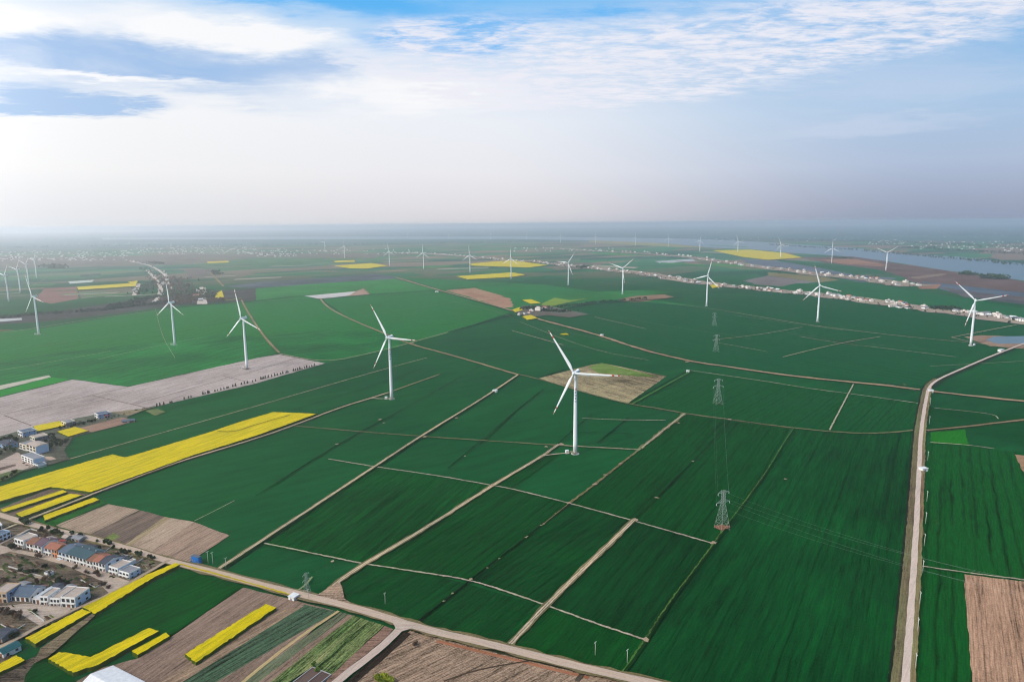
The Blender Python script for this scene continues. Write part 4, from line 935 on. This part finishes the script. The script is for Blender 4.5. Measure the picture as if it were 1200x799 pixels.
f = MB().box(w * .2, w * .4, -.09, -.053, 1.6, 2.7).obj('window', WALLM['white'], r); MB().box(w * .22, w * .38, -.11, -.092, 1.7, 2.6).obj('pane', DARKGLASS, f)
# parked white car by the orange house
p = at(69.5,656.2); q = at(72.5,657.1) - p; r = empty('parked_car', (p.x, p.y, .25), math.atan2(q.y, q.x)); tag(r, 'white car parked in front of the orange walled house', 'car')
def carsec(pts, w):
    n = len(pts); return MB().add([(x, -w, z) for x, z in pts] + [(x, w, z) for x, z in pts], [tuple(range(n)), tuple(range(2*n-1, n-1, -1))] + [(i, i + n, (i+1) % n + n, (i+1) % n) for i in range(n)])
carsec([(-2.2,.35),(2.2,.35),(2.25,.75),(1.2,.95),(.5,1.45),(-1.3,1.48),(-2.1,1.0)], .88).obj('body', WHITE, r)
carsec([(1.1,.98),(.48,1.4),(-1.25,1.42),(-1.95,1.02)], .895).obj('window_band', DARKGLASS, r)
for x in (-1.35, 1.35):
    for y in (-.82, .82):
        wl = MB().bar((x, y - .12, .33), (x, y + .12, .33), .33, 12).obj('wheel', simple('tyre', (.02,.02,.02)), r)
        MB().bar((x, y - .13, .33), (x, y + .13, .33), .18, 10).obj('rim', STEEL, wl)
for y in (-.6, .6): MB().box(2.2, 2.28, y - .15, y + .15, .6, .75).obj('headlight', DARKGLASS, r)

# ------------------------------------------------------------------ trees and bushes
def crown_mesh(name, mat, rx, rz, zc, n, s, seed, shape='round'):
    g = random.Random(seed); mb = MB()
    lobes = [(g.uniform(-.5, .5) * rx, g.uniform(-.5, .5) * rx, zc + g.uniform(-.4, .5) * rz, g.uniform(.4, .75)) for _ in range(6)]
    for _ in range(n):
        while True:
            d = Vector((g.gauss(0, 1), g.gauss(0, 1), g.gauss(0, 1)))
            if d.length > .1: break
        d.normalize(); rr = g.random() ** .4
        if shape == 'cone':
            t = g.random() ** .8; r = rx * (1 - t) + .15; a = g.uniform(0, 6.283); c = Vector((r * math.cos(a), r * math.sin(a), zc - rz + 2 * rz * t))
        else:
            lx, ly, lz, lr = g.choice(lobes); c = Vector((lx + d.x * rr * rx * lr, ly + d.y * rr * rx * lr, lz + d.z * rr * rz * lr))
            c.z = max(.15, c.z)
        u = Vector((g.gauss(0, 1), g.gauss(0, 1), g.gauss(0, 1))).normalized(); w = u.orthogonal().normalized(); k = s * g.uniform(.6, 1.3)
        mb.add([c - u*k - w*k*.6, c + u*k - w*k*.6, c + u*k*.7 + w*k*.7, c - u*k*.8 + w*k*.6], [(0,1,2,3)])
    return mb.mesh(name, mat)
def trunk_mesh(h, r):
    mb = MB().bar((0,0,0), (0,.05*h,h), r, 7, r2=r*.5)
    for k in range(4):
        t = k * 1.6; mb.bar((0,.03*h,h*.55), (math.cos(t)*h*.4, math.sin(t)*h*.4, h*(.95+.06*k)), r*.5, 5, r2=r*.15)
    return mb.mesh('trunk', BARK)
TREES = {}
for kind, mat, rx, rz, zc, n, s, th, tr, shp in (('dark', LEAF_D, 2.6, 2.3, 3.4, 420, .42, 3.2, .22, 'round'), ('green', LEAF_M, 2.1, 1.6, 2.1, 320, .38, 2.0, .15, 'round'), ('bare', LEAF_B, 2.5, 2.2, 3.0, 340, .3, 3.4, .2, 'round'),
                                    ('conifer', LEAF_D, 1.25, 2.3, 2.9, 260, .36, 3.4, .16, 'cone'), ('shrub', LEAF_D, 1.7, .9, 1.0, 240, .34, .9, .1, 'round'), ('spring', LEAF_Y, 2.6, 1.8, 2.2, 420, .4, 2.2, .18, 'round')):
    TREES[kind] = [(crown_mesh('crown', mat, rx, rz, zc, n, s, 11 * i + len(kind), shp), trunk_mesh(th, tr)) for i in range(3)]
tg = random.Random(5)
def tree(px, kind, label, group, s=1.0, name='tree'):
    p = at(*px); r = empty(name, (p.x, p.y, 0), tg.uniform(0, 6.28)); k = s * tg.uniform(.8, 1.25); r.scale = (k, k, k * tg.uniform(.85, 1.15))
    tag(r, label, 'bush' if name == 'bush' else 'tree', group); c, t = tg.choice(TREES[kind])
    link_mesh('crown', c, r); link_mesh('trunk', t, r)
# tree row along the grey ploughed field
HX = [184,187.5,192,199.5,201.5,216,221,224,238,240.5,243.5,245,252,255,259,262.5,266,267.5,273,276,283,286.5,290,296,299.5,306,308.5,311,314.5,318.5,322,325,329,331.5,335.5,337.5,344,346.5,349,351.5,354,357,359.5,362.5,365.5,368.5]
for x in HX:
    y = 476 - (x - 184) * (476 - 428.8) / (370 - 184) + (0.35 if x < 300 else 0)
    tree((x, y), 'conifer', 'small dark tree in the single row edging the grey ploughed field', 'tree row along the grey field', .8 if x < 300 else .95)
def grove(pts, kind, label, group, s=1., name='bush'):
    for q in pts: tree(q, kind, label, group, s, name)
grove([(30.5,616.5),(28,614.5)], 'dark', 'dark round tree at the corner of the main road and side lane', 'trees at the lane corner', 1.1, 'tree')
grove([(50,622),(57,621.5),(66,624),(68,627),(49,623.5),(85,627.5),(95,630),(125,637.5)], 'dark', 'dark green bush on the verge behind the terraced row', 'bushes behind the terraced row', .75)
grove([(62,627),(72,628),(113,637),(141,647),(146,649.5),(152,649),(161,652),(165,653.5),(134,643.5),(128,640),(180,656.5),(176,655),(138,653),(118,646)], 'dark', 'dark leafy bush in the back gardens along the main road', 'bushes of the back gardens', .72)
grove([(14,645),(12,643)], 'dark', 'dark green bush left of the white flat roofed house', 'bushes by the first house', .9)
grove([(44,655),(47,654.5),(86,668),(88,667),(101,672.5),(104,673),(113,675.5),(116,676.5)], 'bare', 'brown leafless bush on the near side of the village lane', 'leafless bushes along the village lane', .8)
grove([(13,651),(26,655),(32,657),(71,663),(74,665)], 'shrub', 'low dark shrub on the bank of the village lane', 'shrubs of the village lane', .8)
grove([(70,684),(73,684.5),(76,684),(80,686),(67,683.5),(33,674),(38,673),(29,672),(24,671),(44,672),(52,667)], 'dark', 'dark green bush in the gardens between the two house rows', 'bushes between the house rows', .75)
tg2 = random.Random(17)
pts = []
while len(pts) < 46:
    x = tg2.uniform(-6, 112); y = tg2.uniform(654 + .27 * x, 689 + .1 * x)
    if 46 < x < 60 and 664 < y < 680: continue
    pts.append((x, y))
grove(pts[:26], 'shrub', 'low dark shrub scattered in the gardens between the house rows', 'scattered shrubs between the house rows', .75)
grove(pts[26:], 'green', 'small green bush scattered in the gardens between the house rows', 'scattered green bushes between the house rows', .65)
pts = [(x, 638 + .27 * (x - 105) + tg2.uniform(0, 15)) for x in [tg2.uniform(108, 182) for _ in range(24)]]
grove(pts, 'shrub', 'low shrub among the beds of the back gardens', 'shrubs of the back garden beds', .7)
grove([(x, 620 + .3 * (x - 40) + tg2.uniform(0, 9)) for x in [tg2.uniform(36, 74) for _ in range(14)]], 'bare', 'brown leafless shrub behind the upper houses of the row', 'leafless shrubs behind the row', .6)
grove([(118,686),(122,689),(127,691),(60,676),(5,685),(10,682),(102,690),(96,688),(46,686),(52,683)], 'bare', 'brown leafless bush in the gardens between the two house rows', 'leafless bushes between the house rows', .85)
grove([(4,722),(9,721),(14,723),(18,725),(23,727),(0,721)], 'bare', 'dark leafless hedge bush below the lower house yard', 'hedge bushes of the lower yard', .95)
grove([(42,718)], 'dark', 'single round bush in the lower house yard', None, .6)
grove([(51.5,735),(54,735.5),(57,733),(39,740),(86,716),(90,714)], 'shrub', 'small dark shrub at the lane by the yellow strip', 'shrubs at the yellow strip', .75)
grove([(18,748),(15,750),(12,745)], 'dark', 'dark bush beside the slate roofed shed', 'bushes beside the sheds', .8)
grove([(130,676.5),(133,677.5)], 'shrub', 'low dark shrub before the flat roofed houses', 'shrubs before the flat roofed houses', .8)
grove([(448,796),(452,799),(443,799),(457,801),(449,803)], 'spring', 'fresh yellow green bush at the bottom edge of the ridged field', 'spring bushes at the bottom edge', 1.0)
grove([(488,756),(486,757)], 'bare', 'small leafless bush in the ridged brown field', 'leafless bushes of the ridged field', .5)
grove([(372,787),(368,781)], 'green', 'pale green bush behind the plant frame', 'bushes behind the plant frame', .7)
grove([(56,515),(58,512),(61,514),(64,516),(67,518),(70,519),(73,521),(76,520.5),(60,519),(64,521.5),(68,523),(54,520),(57,523),(63,511),(72,524),(79,518.5),(52,524),(54,528),(60,526)], 'dark', 'dark tree in the grove right of the hamlet houses', 'grove beside the hamlet', 1.05, 'tree')
grove([(4,519),(8,517.5),(13,516),(18,517),(12,520),(2,523),(6,530),(11,527),(15,524),(-4,520),(20,519),(0,534),(16,531)], 'dark', 'dark tree among the left edge houses of the hamlet', 'trees at the left of the hamlet', 1.15, 'tree')
grove([(28,544),(32,546.5),(35,548),(24,543),(62,531),(66,535),(44,548)], 'shrub', 'low dark shrub at the foot of the striped house', 'shrubs of the hamlet', .9)
grove([(8,561),(14,559),(18,556),(3,564),(-3,566)], 'dark', 'dark bush on the lower edge of the hamlet', 'bushes on the hamlet edge', .8)
grove([(85,498.5),(88,500),(91,499),(95,497.5),(99,498),(104,496),(108,496),(111,494.5),(76,503),(72,504),(84,501.5)], 'dark', 'dark bush in the hedge between grey house and blue house', 'hedge bushes of the hamlet', .85)
grove([(127,492),(131,491),(135,489.5),(139,488),(145,486),(152,484),(160,481.5),(168,480),(172,479)], 'shrub', 'small shrub along the grey field right of the red roof', 'shrubs along the grey field', 1.0)
grove([(633,365),(635,363.5),(637,366)], 'dark', 'tall dark tree at the lone farmstead', 'trees of the lone farmstead', 1.9, 'tree')
for q, l in (((246,677),'dark shrub on the yellow verge'), ((291,694),'dark shrub at the corner of the green plot'), ((324,700),'dark shrub on the verge before the white hut')):
    pass
# masses of far trees nobody can count
def woods(name, zones, mat, label, n_faces=9, seed=1):
    g = random.Random(seed); mb = MB()
    for (px, wpx, n, hh) in zones:                     # polyline, half spread in metres, count, height
        P = [at(*q) for q in px]; Ls = [(P[i+1] - P[i]).length for i in range(len(P) - 1)]; T = sum(Ls)
        for _ in range(n):
            t = g.random() * T; i = 0
            while i < len(Ls) - 1 and t > Ls[i]: t -= Ls[i]; i += 1
            c = P[i].lerp(P[i+1], min(1, t / Ls[i])) + Vector((g.gauss(0, .5) * wpx, g.gauss(0, .5) * wpx, 0)); h = hh * g.uniform(.6, 1.3); r = h * g.uniform(.35, .55)
            for _k in range(n_faces):
                d = Vector((g.gauss(0, 1), g.gauss(0, 1), g.gauss(0, 1))).normalized(); q = c + Vector((d.x * r * .7, d.y * r * .7, h * .55 + d.z * h * .4))
                u = Vector((g.gauss(0, 1), g.gauss(0, 1), g.gauss(0, 1))).normalized(); w = u.orthogonal().normalized(); k = r * g.uniform(.35, .6)
                mb.add([q - u*k - w*k*.7, q + u*k - w*k*.6, q + u*k*.7 + w*k, q - u*k*.8 + w*k*.7], [(0,1,2,3)])
    tag(mb.obj(name, mat), label, 'trees', None, 'stuff')
woods('tree_belt', [([(-60,378),(0,373),(60,368),(110,365),(150,360),(200,354)], 20, 380, 7), ([(130,362),(165,352),(195,347)], 25, 200, 8)], LEAF_D, 'dark tree belt along the lower edge of the left fields', seed=2)
woods('leafless_wood', [([(200,326),(208,340),(215,352)], 75, 460, 8), ([(205,356),(225,350),(240,347)], 48, 280, 7), ([(248,352),(262,352)], 30, 120, 7)], LEAF_B, 'brown leafless wood beside the left village', seed=3)
woods('village_trees', [([(162,345),(172,337),(182,330)], 40, 130, 7), ([(168,314),(178,320),(190,330)], 35, 80, 7), ([(226,352),(232,345),(238,340)], 45, 150, 7), ([(240,350),(248,344)], 25, 100, 8), ([(178,308),(188,310)], 40, 90, 10), ([(58,312),(70,315)], 60, 120, 14), ([(250,318),(256,322)], 30, 60, 9)], LEAF_D, 'dark trees around the houses of the left village', seed=4)
woods('row_trees', [([(450,297.5),(547,301),(600,306.5),(632,308.5),(695,315.5),(750,321.5),(800,329.5),(845,336.5),(900,341),(950,346.5),(1020,354.5),(1085,365),(1122,368),(1200,379),(1300,392)], 60, 620, 6), ([(637,291),(705,295),(807,301),(900,314),(950,321.5),(1020,329),(1072,337)], 80, 300, 6),
                    ([(1095,362),(1120,364)], 25, 120, 9), ([(680,313),(690,314.5)], 20, 60, 10)], LEAF_D, 'dark trees between the houses of the long village rows', seed=5)
woods('farm_trees', [([(612,363),(622,361),(640,365),(668,366)], 22, 260, 6), ([(640,362),(700,355),(760,350)], 12, 130, 6)], LEAF_D, 'dark trees around the lone farmstead', seed=6)
woods('river_trees', [([(1155,326),(1175,327)], 28, 160, 16), ([(1128,321.5),(1140,322.5)], 24, 80, 14), ([(900,287),(1000,293),(1100,302),(1200,311),(1320,326)], 60, 420, 12), ([(975,302),(1000,303.5)], 30, 100, 9)], LEAF_D, 'dark tree clumps on the river banks', seed=7)
woods('far_woods', [([(-100,292),(150,288),(400,287),(600,284)], 300, 500, 14), ([(900,281),(1050,284),(1200,290),(1300,294)], 260, 700, 13), ([(600,272),(900,274),(1250,277)], 900, 700, 18), ([(0,283),(300,275),(600,273)], 700, 500, 18), ([(1060,290),(1200,298),(1300,303)], 120, 400, 12)], LEAF_D, 'far woods and copses toward the horizon', n_faces=7, seed=8)
woods('dyke_scrub', [([(463,325),(550,350),(632,375),(750,410),(900,437.5),(1025,451),(1080,458)], 5, 700, 1.3), ([(1095,460),(1200,471),(1330,485)], 4, 160, 1.3), ([(632,444),(735,474),(802,485.5),(927,502.5)], 2.2, 260, .9), ([(1083,475),(1074,600),(1061,799)], 2, 0, 1), ([(802,486),(750,527)], 2.4, 120, 1.0), ([(1085,507),(1200,493.5)], 3, 160, 1.0)], LEAF_B, 'dry brown scrub on the dyke and ditch banks', n_faces=6, seed=9)

# ------------------------------------------------------------------ small far village houses
def far_house(w, d, h, wall, roof, kind):
    mb = MB().box(-w/2, w/2, -d/2, d/2, 0, h, 0)
    if kind == 'gable':
        mb.add([(-w/2-.4,-d/2-.4,h+.02),(w/2+.4,-d/2-.4,h+.02),(w/2+.4,0,h+2.4),(-w/2-.4,0,h+2.4),(-w/2-.4,d/2+.4,h+.02),(w/2+.4,d/2+.4,h+.02)], [(0,1,2,3),(3,2,5,4),(0,3,4),(1,5,2)], 1)
    else:
        mb.box(-w/2+.3, w/2-.3, -d/2+.3, d/2-.3, h+.02, h+.4, 1); mb.box(-w*.2, w*.15, 0, d*.4, h+.42, h+2.6, 0)
    for s in range(int(h // 3)):
        for k in range(3):
            x = -w/2 + w * (k + .5) / 3; mb.box(x - .9, x + .9, -d/2 - .06, -d/2 - .003, s * 3.1 + 1, s * 3.1 + 2.5, 2)
    return mb.mesh('village_house', [WALLM[wall], ROOFM[roof], DARKGLASS])
for k_ in ('pinkish', 'pale'):
    WALLM[k_] = simple('wall_' + k_, lin(*dict(pinkish=(214,192,180), pale=(222,212,202))[k_]), .9, .1, .1)
FH = [(far_house(13, 9, 6.4, 'white', 'grey', 'gable'), 'white house with grey pitched roof'), (far_house(13, 9, 6.6, 'pale', 'tan', 'flat'), 'white house with pale flat roof'), (far_house(12, 9, 6.2, 'pinkish', 'orange', 'gable'), 'cream house with reddish roof'),
      (far_house(13, 10, 8.6, 'pale', 'tan', 'flat'), 'taller white block of a house'), (far_house(15, 8, 4.6, 'white', 'slate', 'gable'), 'low white house with dark roof'), (far_house(12, 9, 6.4, 'grey', 'white', 'gable'), 'grey walled house with whitish roof')]
fg = random.Random(12)
def far_row(px, step_px, where, group, side=14, sc=1.0, weights=(4,5,2,2,2,2)):
    acc = 0
    for i in range(len(px) - 1):
        (x0, y0), (x1, y1) = px[i], px[i+1]; n = max(1, round((abs(x1 - x0) + abs(y1 - y0) * .6) / step_px))
        for k in range(n):
            t = (k + fg.uniform(.2, .8)) / n; p = at(x0 + (x1 - x0) * t, y0 + (y1 - y0) * t); d = (at(x1, y1) - at(x0, y0)).normalized(); nr = Vector((-d.y, d.x, 0))
            p = p + nr * fg.uniform(-1, 1) * side
            j = fg.choices(range(6), weights)[0]; me, lb = FH[j]; o = link_mesh('village_house', me)
            s = sc * fg.uniform(.85, 1.25); o.location = p; o.scale = (s * fg.uniform(.9, 1.4), s, s * fg.uniform(.9, 1.15)); o.rotation_euler = (0, 0, math.atan2(d.y, d.x) + fg.uniform(-.12, .12) + fg.choice((0, 0, 0, math.pi/2)))
            tag(o, lb + ' ' + where, 'house', lb + ' ' + group)
ROWA_PX = [(448,297),(490,296.5),(547,300.5),(600,305.5),(632,307.5),(695,314.3),(750,320.4),(800,328),(845,334.8),(897,339.6),(950,345),(1020,353),(1085,363)]
far_row(ROWA_PX, 4.1, 'in the long row beyond the wheat', 'of the long row', 48, .9)
far_row([(1120,365.5),(1150,369),(1200,377),(1230,381)], 5.0, 'in the row behind the turbine by the pond', 'of the row behind the pond turbine', 10)
far_row([(637,290.5),(705,294.6),(755,295.6),(807,300.5),(850,307.5),(900,313.5),(950,320.5),(987,324.5),(1020,328),(1050,332),(1074,336)], 6.2, 'in the second row toward the river', 'of the second row', 55, 1.05)
far_row([(150,306.5),(163,307.5),(175,311),(188,318),(197,326),(201,340)], 5.0, 'on the curving lane of the left village', 'of the curving lane', 14)
far_row([(172,317),(182,326),(190,335),(185,350)], 6.0, 'on the inner lane of the left village', 'of the inner lane', 10)
far_row([(156,345),(162,334)], 5, 'on the outer lane of the left village', 'of the outer lane', 6)
far_row([(232,356),(236,338)], 4.5, 'in the lane end by the yellow patch', 'by the yellow patch', 12)
far_row([(606,370),(616,368),(632,364),(642,362.5)], 6, 'at the lone farmstead', 'of the lone farmstead', 10, .9)
strip('village_road', ROWA_PX + [(1122,367),(1200,378),(1300,391)], 112, (176,152,138), (128,120,104), var=.9, jit=.35)
strip('village_road', [(637,290.5),(705,294.6),(807,300.8),(850,307.5),(900,313.6),(950,320.6),(1020,328.2),(1074,336)], 130, (168,146,134), (118,114,102), var=.9, jit=.4)
for px in ([(152,306.5),(175,311),(188,318),(197,326),(200,340)], [(172,317),(190,335),(186,350),(178,356)], [(157,347),(163,333)], [(234,357),(236,337)], [(240,357),(239,338)]):
    strip('village_road', px, 15, (206,192,176), (176,160,146), var=.3)
sheet('land', [(602,366),(612,359),(640,358.5),(670,365),(690,369),(668,373),(640,370),(620,373)], (110,98,90), (76,84,72), var=.6)
# the houses beyond those that can be told apart
g = random.Random(21); mb = MB()
for (x0, x1, y0, y1, n) in ((-60,150,294,306,200), (150,300,289,298,160), (300,350,292,301,60), (350,480,292,298,40), (1018,1062,281,287,34), (1060,1200,283,292,70), (1176,1260,291,294.5,30), (600,720,290,295,30), (800,1010,278,283,40), (1000,1250,272,278,30), (60,300,284,289,40)):
    for _ in range(n):
        p = at(g.uniform(x0, x1), g.uniform(y0, y1)); w = g.uniform(3.5, 8); d = g.uniform(3, 5.5); h = g.uniform(3.5, 7)
        mb.box(p.x - w, p.x + w, p.y - d, p.y + d, 0, h, 0); mb.box(p.x - w * .96, p.x + w * .96, p.y - d * .95, p.y + d * .95, h + .01, h + 1, g.choice((1, 2, 2)))
tag(mb.obj('distant_houses', [WALLM['white'], ROOFM['orange'], ROOFM['white']]), 'haze dimmed white houses of far villages near the horizon', 'houses', None, 'stuff')

# ------------------------------------------------------------------ haze
hz = MB().box(-41500, 41500, -3000, 41500, -1, 259).obj('haze', None)
hm = bpy.data.materials.new('haze_air'); hm.use_nodes = True; nt = hm.node_tree
for n in list(nt.nodes):
    if n.type != 'OUTPUT_MATERIAL': nt.nodes.remove(n)
vn = nt.nodes.new('ShaderNodeVolumePrincipled'); out = [n for n in nt.nodes if n.type == 'OUTPUT_MATERIAL'][0]
vn.inputs['Color'].default_value = (.95, .955, .985, 1); vn.inputs["Density"].default_value = 8.8e-5; vn.inputs["Anisotropy"].default_value = .6
nt.links.new(vn.outputs[0], out.inputs['Volume'])
hz.data.materials.clear(); hz.data.materials.append(hm)
tag(hz, 'pale blue haze over the plain', 'haze', None, 'stuff')

# ------------------------------------------------------------------ sky and sun
SUN_AZ, SUN_EL = R_(-128), R_(46)                     # measured from the view direction, clockwise positive
sd = Vector((math.sin(SUN_AZ) * math.cos(SUN_EL), math.cos(SUN_AZ) * math.cos(SUN_EL), math.sin(SUN_EL)))
sl = bpy.data.lights.new('sun', 'SUN'); sl.energy = 2.4; sl.angle = R_(3.0); sl.color = (1, .955, .89)
so = bpy.data.objects.new('sun', sl); C.objects.link(so); so.rotation_euler = (-sd).to_track_quat('-Z', 'Y').to_euler(); so.location = sd * 500
W = bpy.data.worlds.new('World'); S.world = W; W.use_nodes = True; nt = W.node_tree; X.nt = nt
bg = nt.nodes['Background']; STR = .1; bg.inputs['Strength'].default_value = STR
sky = nt.nodes.new('ShaderNodeTexSky'); sky.sky_type = 'NISHITA'; sky.sun_disc = False
sky.sun_elevation = SUN_EL; sky.sun_rotation = SUN_AZ % (2 * math.pi); sky.air_density = 1.2; sky.dust_density = 2.5; sky.altitude = 200
dv = X(nt.nodes.new('ShaderNodeTexCoord').outputs['Generated']); dx, dy, dz = sep(dv)
az = X.op('ARCTAN2', dx, dy) * (180 / math.pi); el = X.op('ARCSINE', X.op('MINIMUM', X.op('MAXIMUM', dz, -1.0), 1.0)) * (180 / math.pi)
zz = X.op('MAXIMUM', dz, 0.0) + .07
plane = comb(dx / zz, dy / zz)
n1 = noise(comb(dx / zz * .55, dy / zz * .9), 1.0, 7, .6, .3); n2 = noise(comb(dx / zz, dy / zz), 1.7, 7, .62, .4); n3 = noise(comb(dx / zz * 1.0, dy / zz * 1.6), 4.2, 6, .65, .2)
wa = az + (n2 - .5) * 16 + (n3 - .5) * 5; we = el + (n1 - .5) * 4.5 + (n3 - .5) * 1.6
def ramp(x, stops):
    n = nt.nodes.new('ShaderNodeValToRGB'); cr = n.color_ramp
    lo, hi = stops[0][0], stops[-1][0]
    f = (x - lo) / (hi - lo); nt.links.new(f.v, n.inputs[0])
    while len(cr.elements) < len(stops): cr.elements.new(.5)
    for e_, (p_, c_) in zip(cr.elements, stops): e_.position = (p_ - lo) / (hi - lo); e_.color = (*lin(*c_), 1)
    return X(n.outputs[0])
left = ramp(el, [(-2,(214,220,228)), (-.6,(224,227,232)), (1.2,(230,231,235)), (4,(243,243,244)), (8,(246,247,249)), (12,(244,246,251)), (17,(200,222,246)), (30,(120,170,225))])
midc = ramp(el, [(-2,(196,200,210)), (-.6,(208,207,214)), (1.2,(224,221,225)), (4,(234,234,239)), (8,(236,240,247)), (12,(214,228,246)), (17,(120,190,244)), (30,(90,150,220))])
rite = ramp(el, [(-2,(132,148,172)), (-.6,(142,154,178)), (1.2,(158,168,191)), (4,(176,192,217)), (8,(168,198,229)), (12,(140,188,232)), (17,(130,186,238)), (30,(90,150,220))])
c = mixc(smooth(az, -34, 2), left, midc); c = mixc(smooth(az, -4, 33), c, rite)
def blob(px, py, wx, wy, tilt=0.0, pw=2.0):
    a0, e0 = skydir(px, py); a1, e1 = skydir(px + wx, py); a2, e2 = skydir(px, py + wy)
    sa = abs(a1 - a0); se = abs(e2 - e0)
    da = wa - a0; de = we - e0 - da * tilt
    q = (da / sa) * (da / sa) + (de / se) * (de / se)
    return X.op('EXPONENT', q * -1.0)
def add(*bs):
    r = bs[0]
    for q in bs[1:]: r = r + q
    return X.op('MINIMUM', r, 1.0)
blue = add(blob(380,2,190,17), blob(490,50,80,14), blob(560,30,90,16), blob(960,48,30,10), blob(700,15,60,8))
c = mixc(smooth(blue, .12, 1.0) * .95, c, lin(92,180,244))
shade = add(blob(240,82,190,30,-.1), blob(30,62,130,28), blob(360,78,70,18))
shade2 = add(blob(70,112,105,20), blob(100,125,60,10))
c = mixc(smooth(shade, .1, 1.0) * (smooth(n2, .25, .6) * .35 + .6), c, lin(158,192,233))
c = mixc(smooth(shade2, .1, 1.0) * .9, c, lin(160,194,234))
white = add(blob(210,32,120,22,-.05), blob(20,20,60,22), blob(110,88,150,7), blob(470,110,160,26), blob(330,42,90,14))
c = mixc(smooth(white, .15, 1.0) * .9, c, lin(252,252,253))
cir = add(blob(640,70,260,50,.02), blob(900,45,230,38,.06), blob(1130,22,160,26,.08), blob(540,40,70,16), blob(760,95,190,26,.04))
n4 = noise(comb(dx / zz * 1.0 + n2 * .3, dy / zz * 1.9), 9.0, 5, .62, .3)
rip = smooth(n3 * .4 + n2 * .25 + n4 * .35, .40, .58)
c = mixc(smooth(cir, .1, .95) * (rip * .8 + .14), c, lin(238,238,247))
hs = add(blob(1010,150,160,12,.05), blob(1060,95,180,30,.06))
c = mixc(smooth(hs, .1, 1.0) * .4, c, lin(212,220,238))
# scale the visible sky to the strength of the background, hand over to the Nishita sky above the view
sc = nt.nodes.new('ShaderNodeVectorMath'); sc.operation = 'SCALE'; sc.inputs[3].default_value = 1 / STR; nt.links.new(c.v, sc.inputs[0])
up = smooth(el, 22, 45); behind = smooth(X.op('ABSOLUTE', az), 75, 120)
fin = mixc(X.op('MAXIMUM', up * .75, behind * .6), X(sc.outputs[0]), X(sky.outputs[0]))
# added glow of thin cloud round the unseen sun, brightening the left haze
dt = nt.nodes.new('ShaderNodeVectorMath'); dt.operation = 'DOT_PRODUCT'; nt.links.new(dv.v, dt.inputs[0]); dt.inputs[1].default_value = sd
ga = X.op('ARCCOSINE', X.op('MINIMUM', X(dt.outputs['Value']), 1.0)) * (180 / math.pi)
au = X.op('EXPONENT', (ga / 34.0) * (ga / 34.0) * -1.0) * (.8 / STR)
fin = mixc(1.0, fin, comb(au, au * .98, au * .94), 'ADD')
# added unseen glow low on the left, put in to brighten the haze
glow_az = (az + 72.0) / 17.5; be = (el - 10.0) / 16.0
left_glow = X.op('EXPONENT', (glow_az * glow_az + be * be) * -1.0) * (9.0 / STR)
fin = mixc(1.0, fin, comb(left_glow, left_glow * .99, left_glow * .97), 'ADD')
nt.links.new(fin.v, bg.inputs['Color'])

# ------------------------------------------------------------------ render settings
S.view_settings.view_transform = 'Standard'; S.view_settings.look = 'None'; S.view_settings.gamma = 1; S.view_settings.exposure = 0; S.view_settings.use_curve_mapping = False
S.render.engine = 'CYCLES'
cy = S.cycles
cy.use_denoising = True; cy.sample_clamp_direct = 6; cy.sample_clamp_indirect = 2
try: cy.denoiser = 'OPENIMAGEDENOISE'
except Exception: pass
cy.max_bounces = 5; cy.diffuse_bounces = 2; cy.glossy_bounces = 2; cy.transmission_bounces = 2; cy.volume_bounces = 2; cy.transparent_max_bounces = 4
cy.pixel_filter_type = 'BLACKMAN_HARRIS'; cy.filter_width = 1.15
cy.caustics_reflective = False; cy.caustics_refractive = False
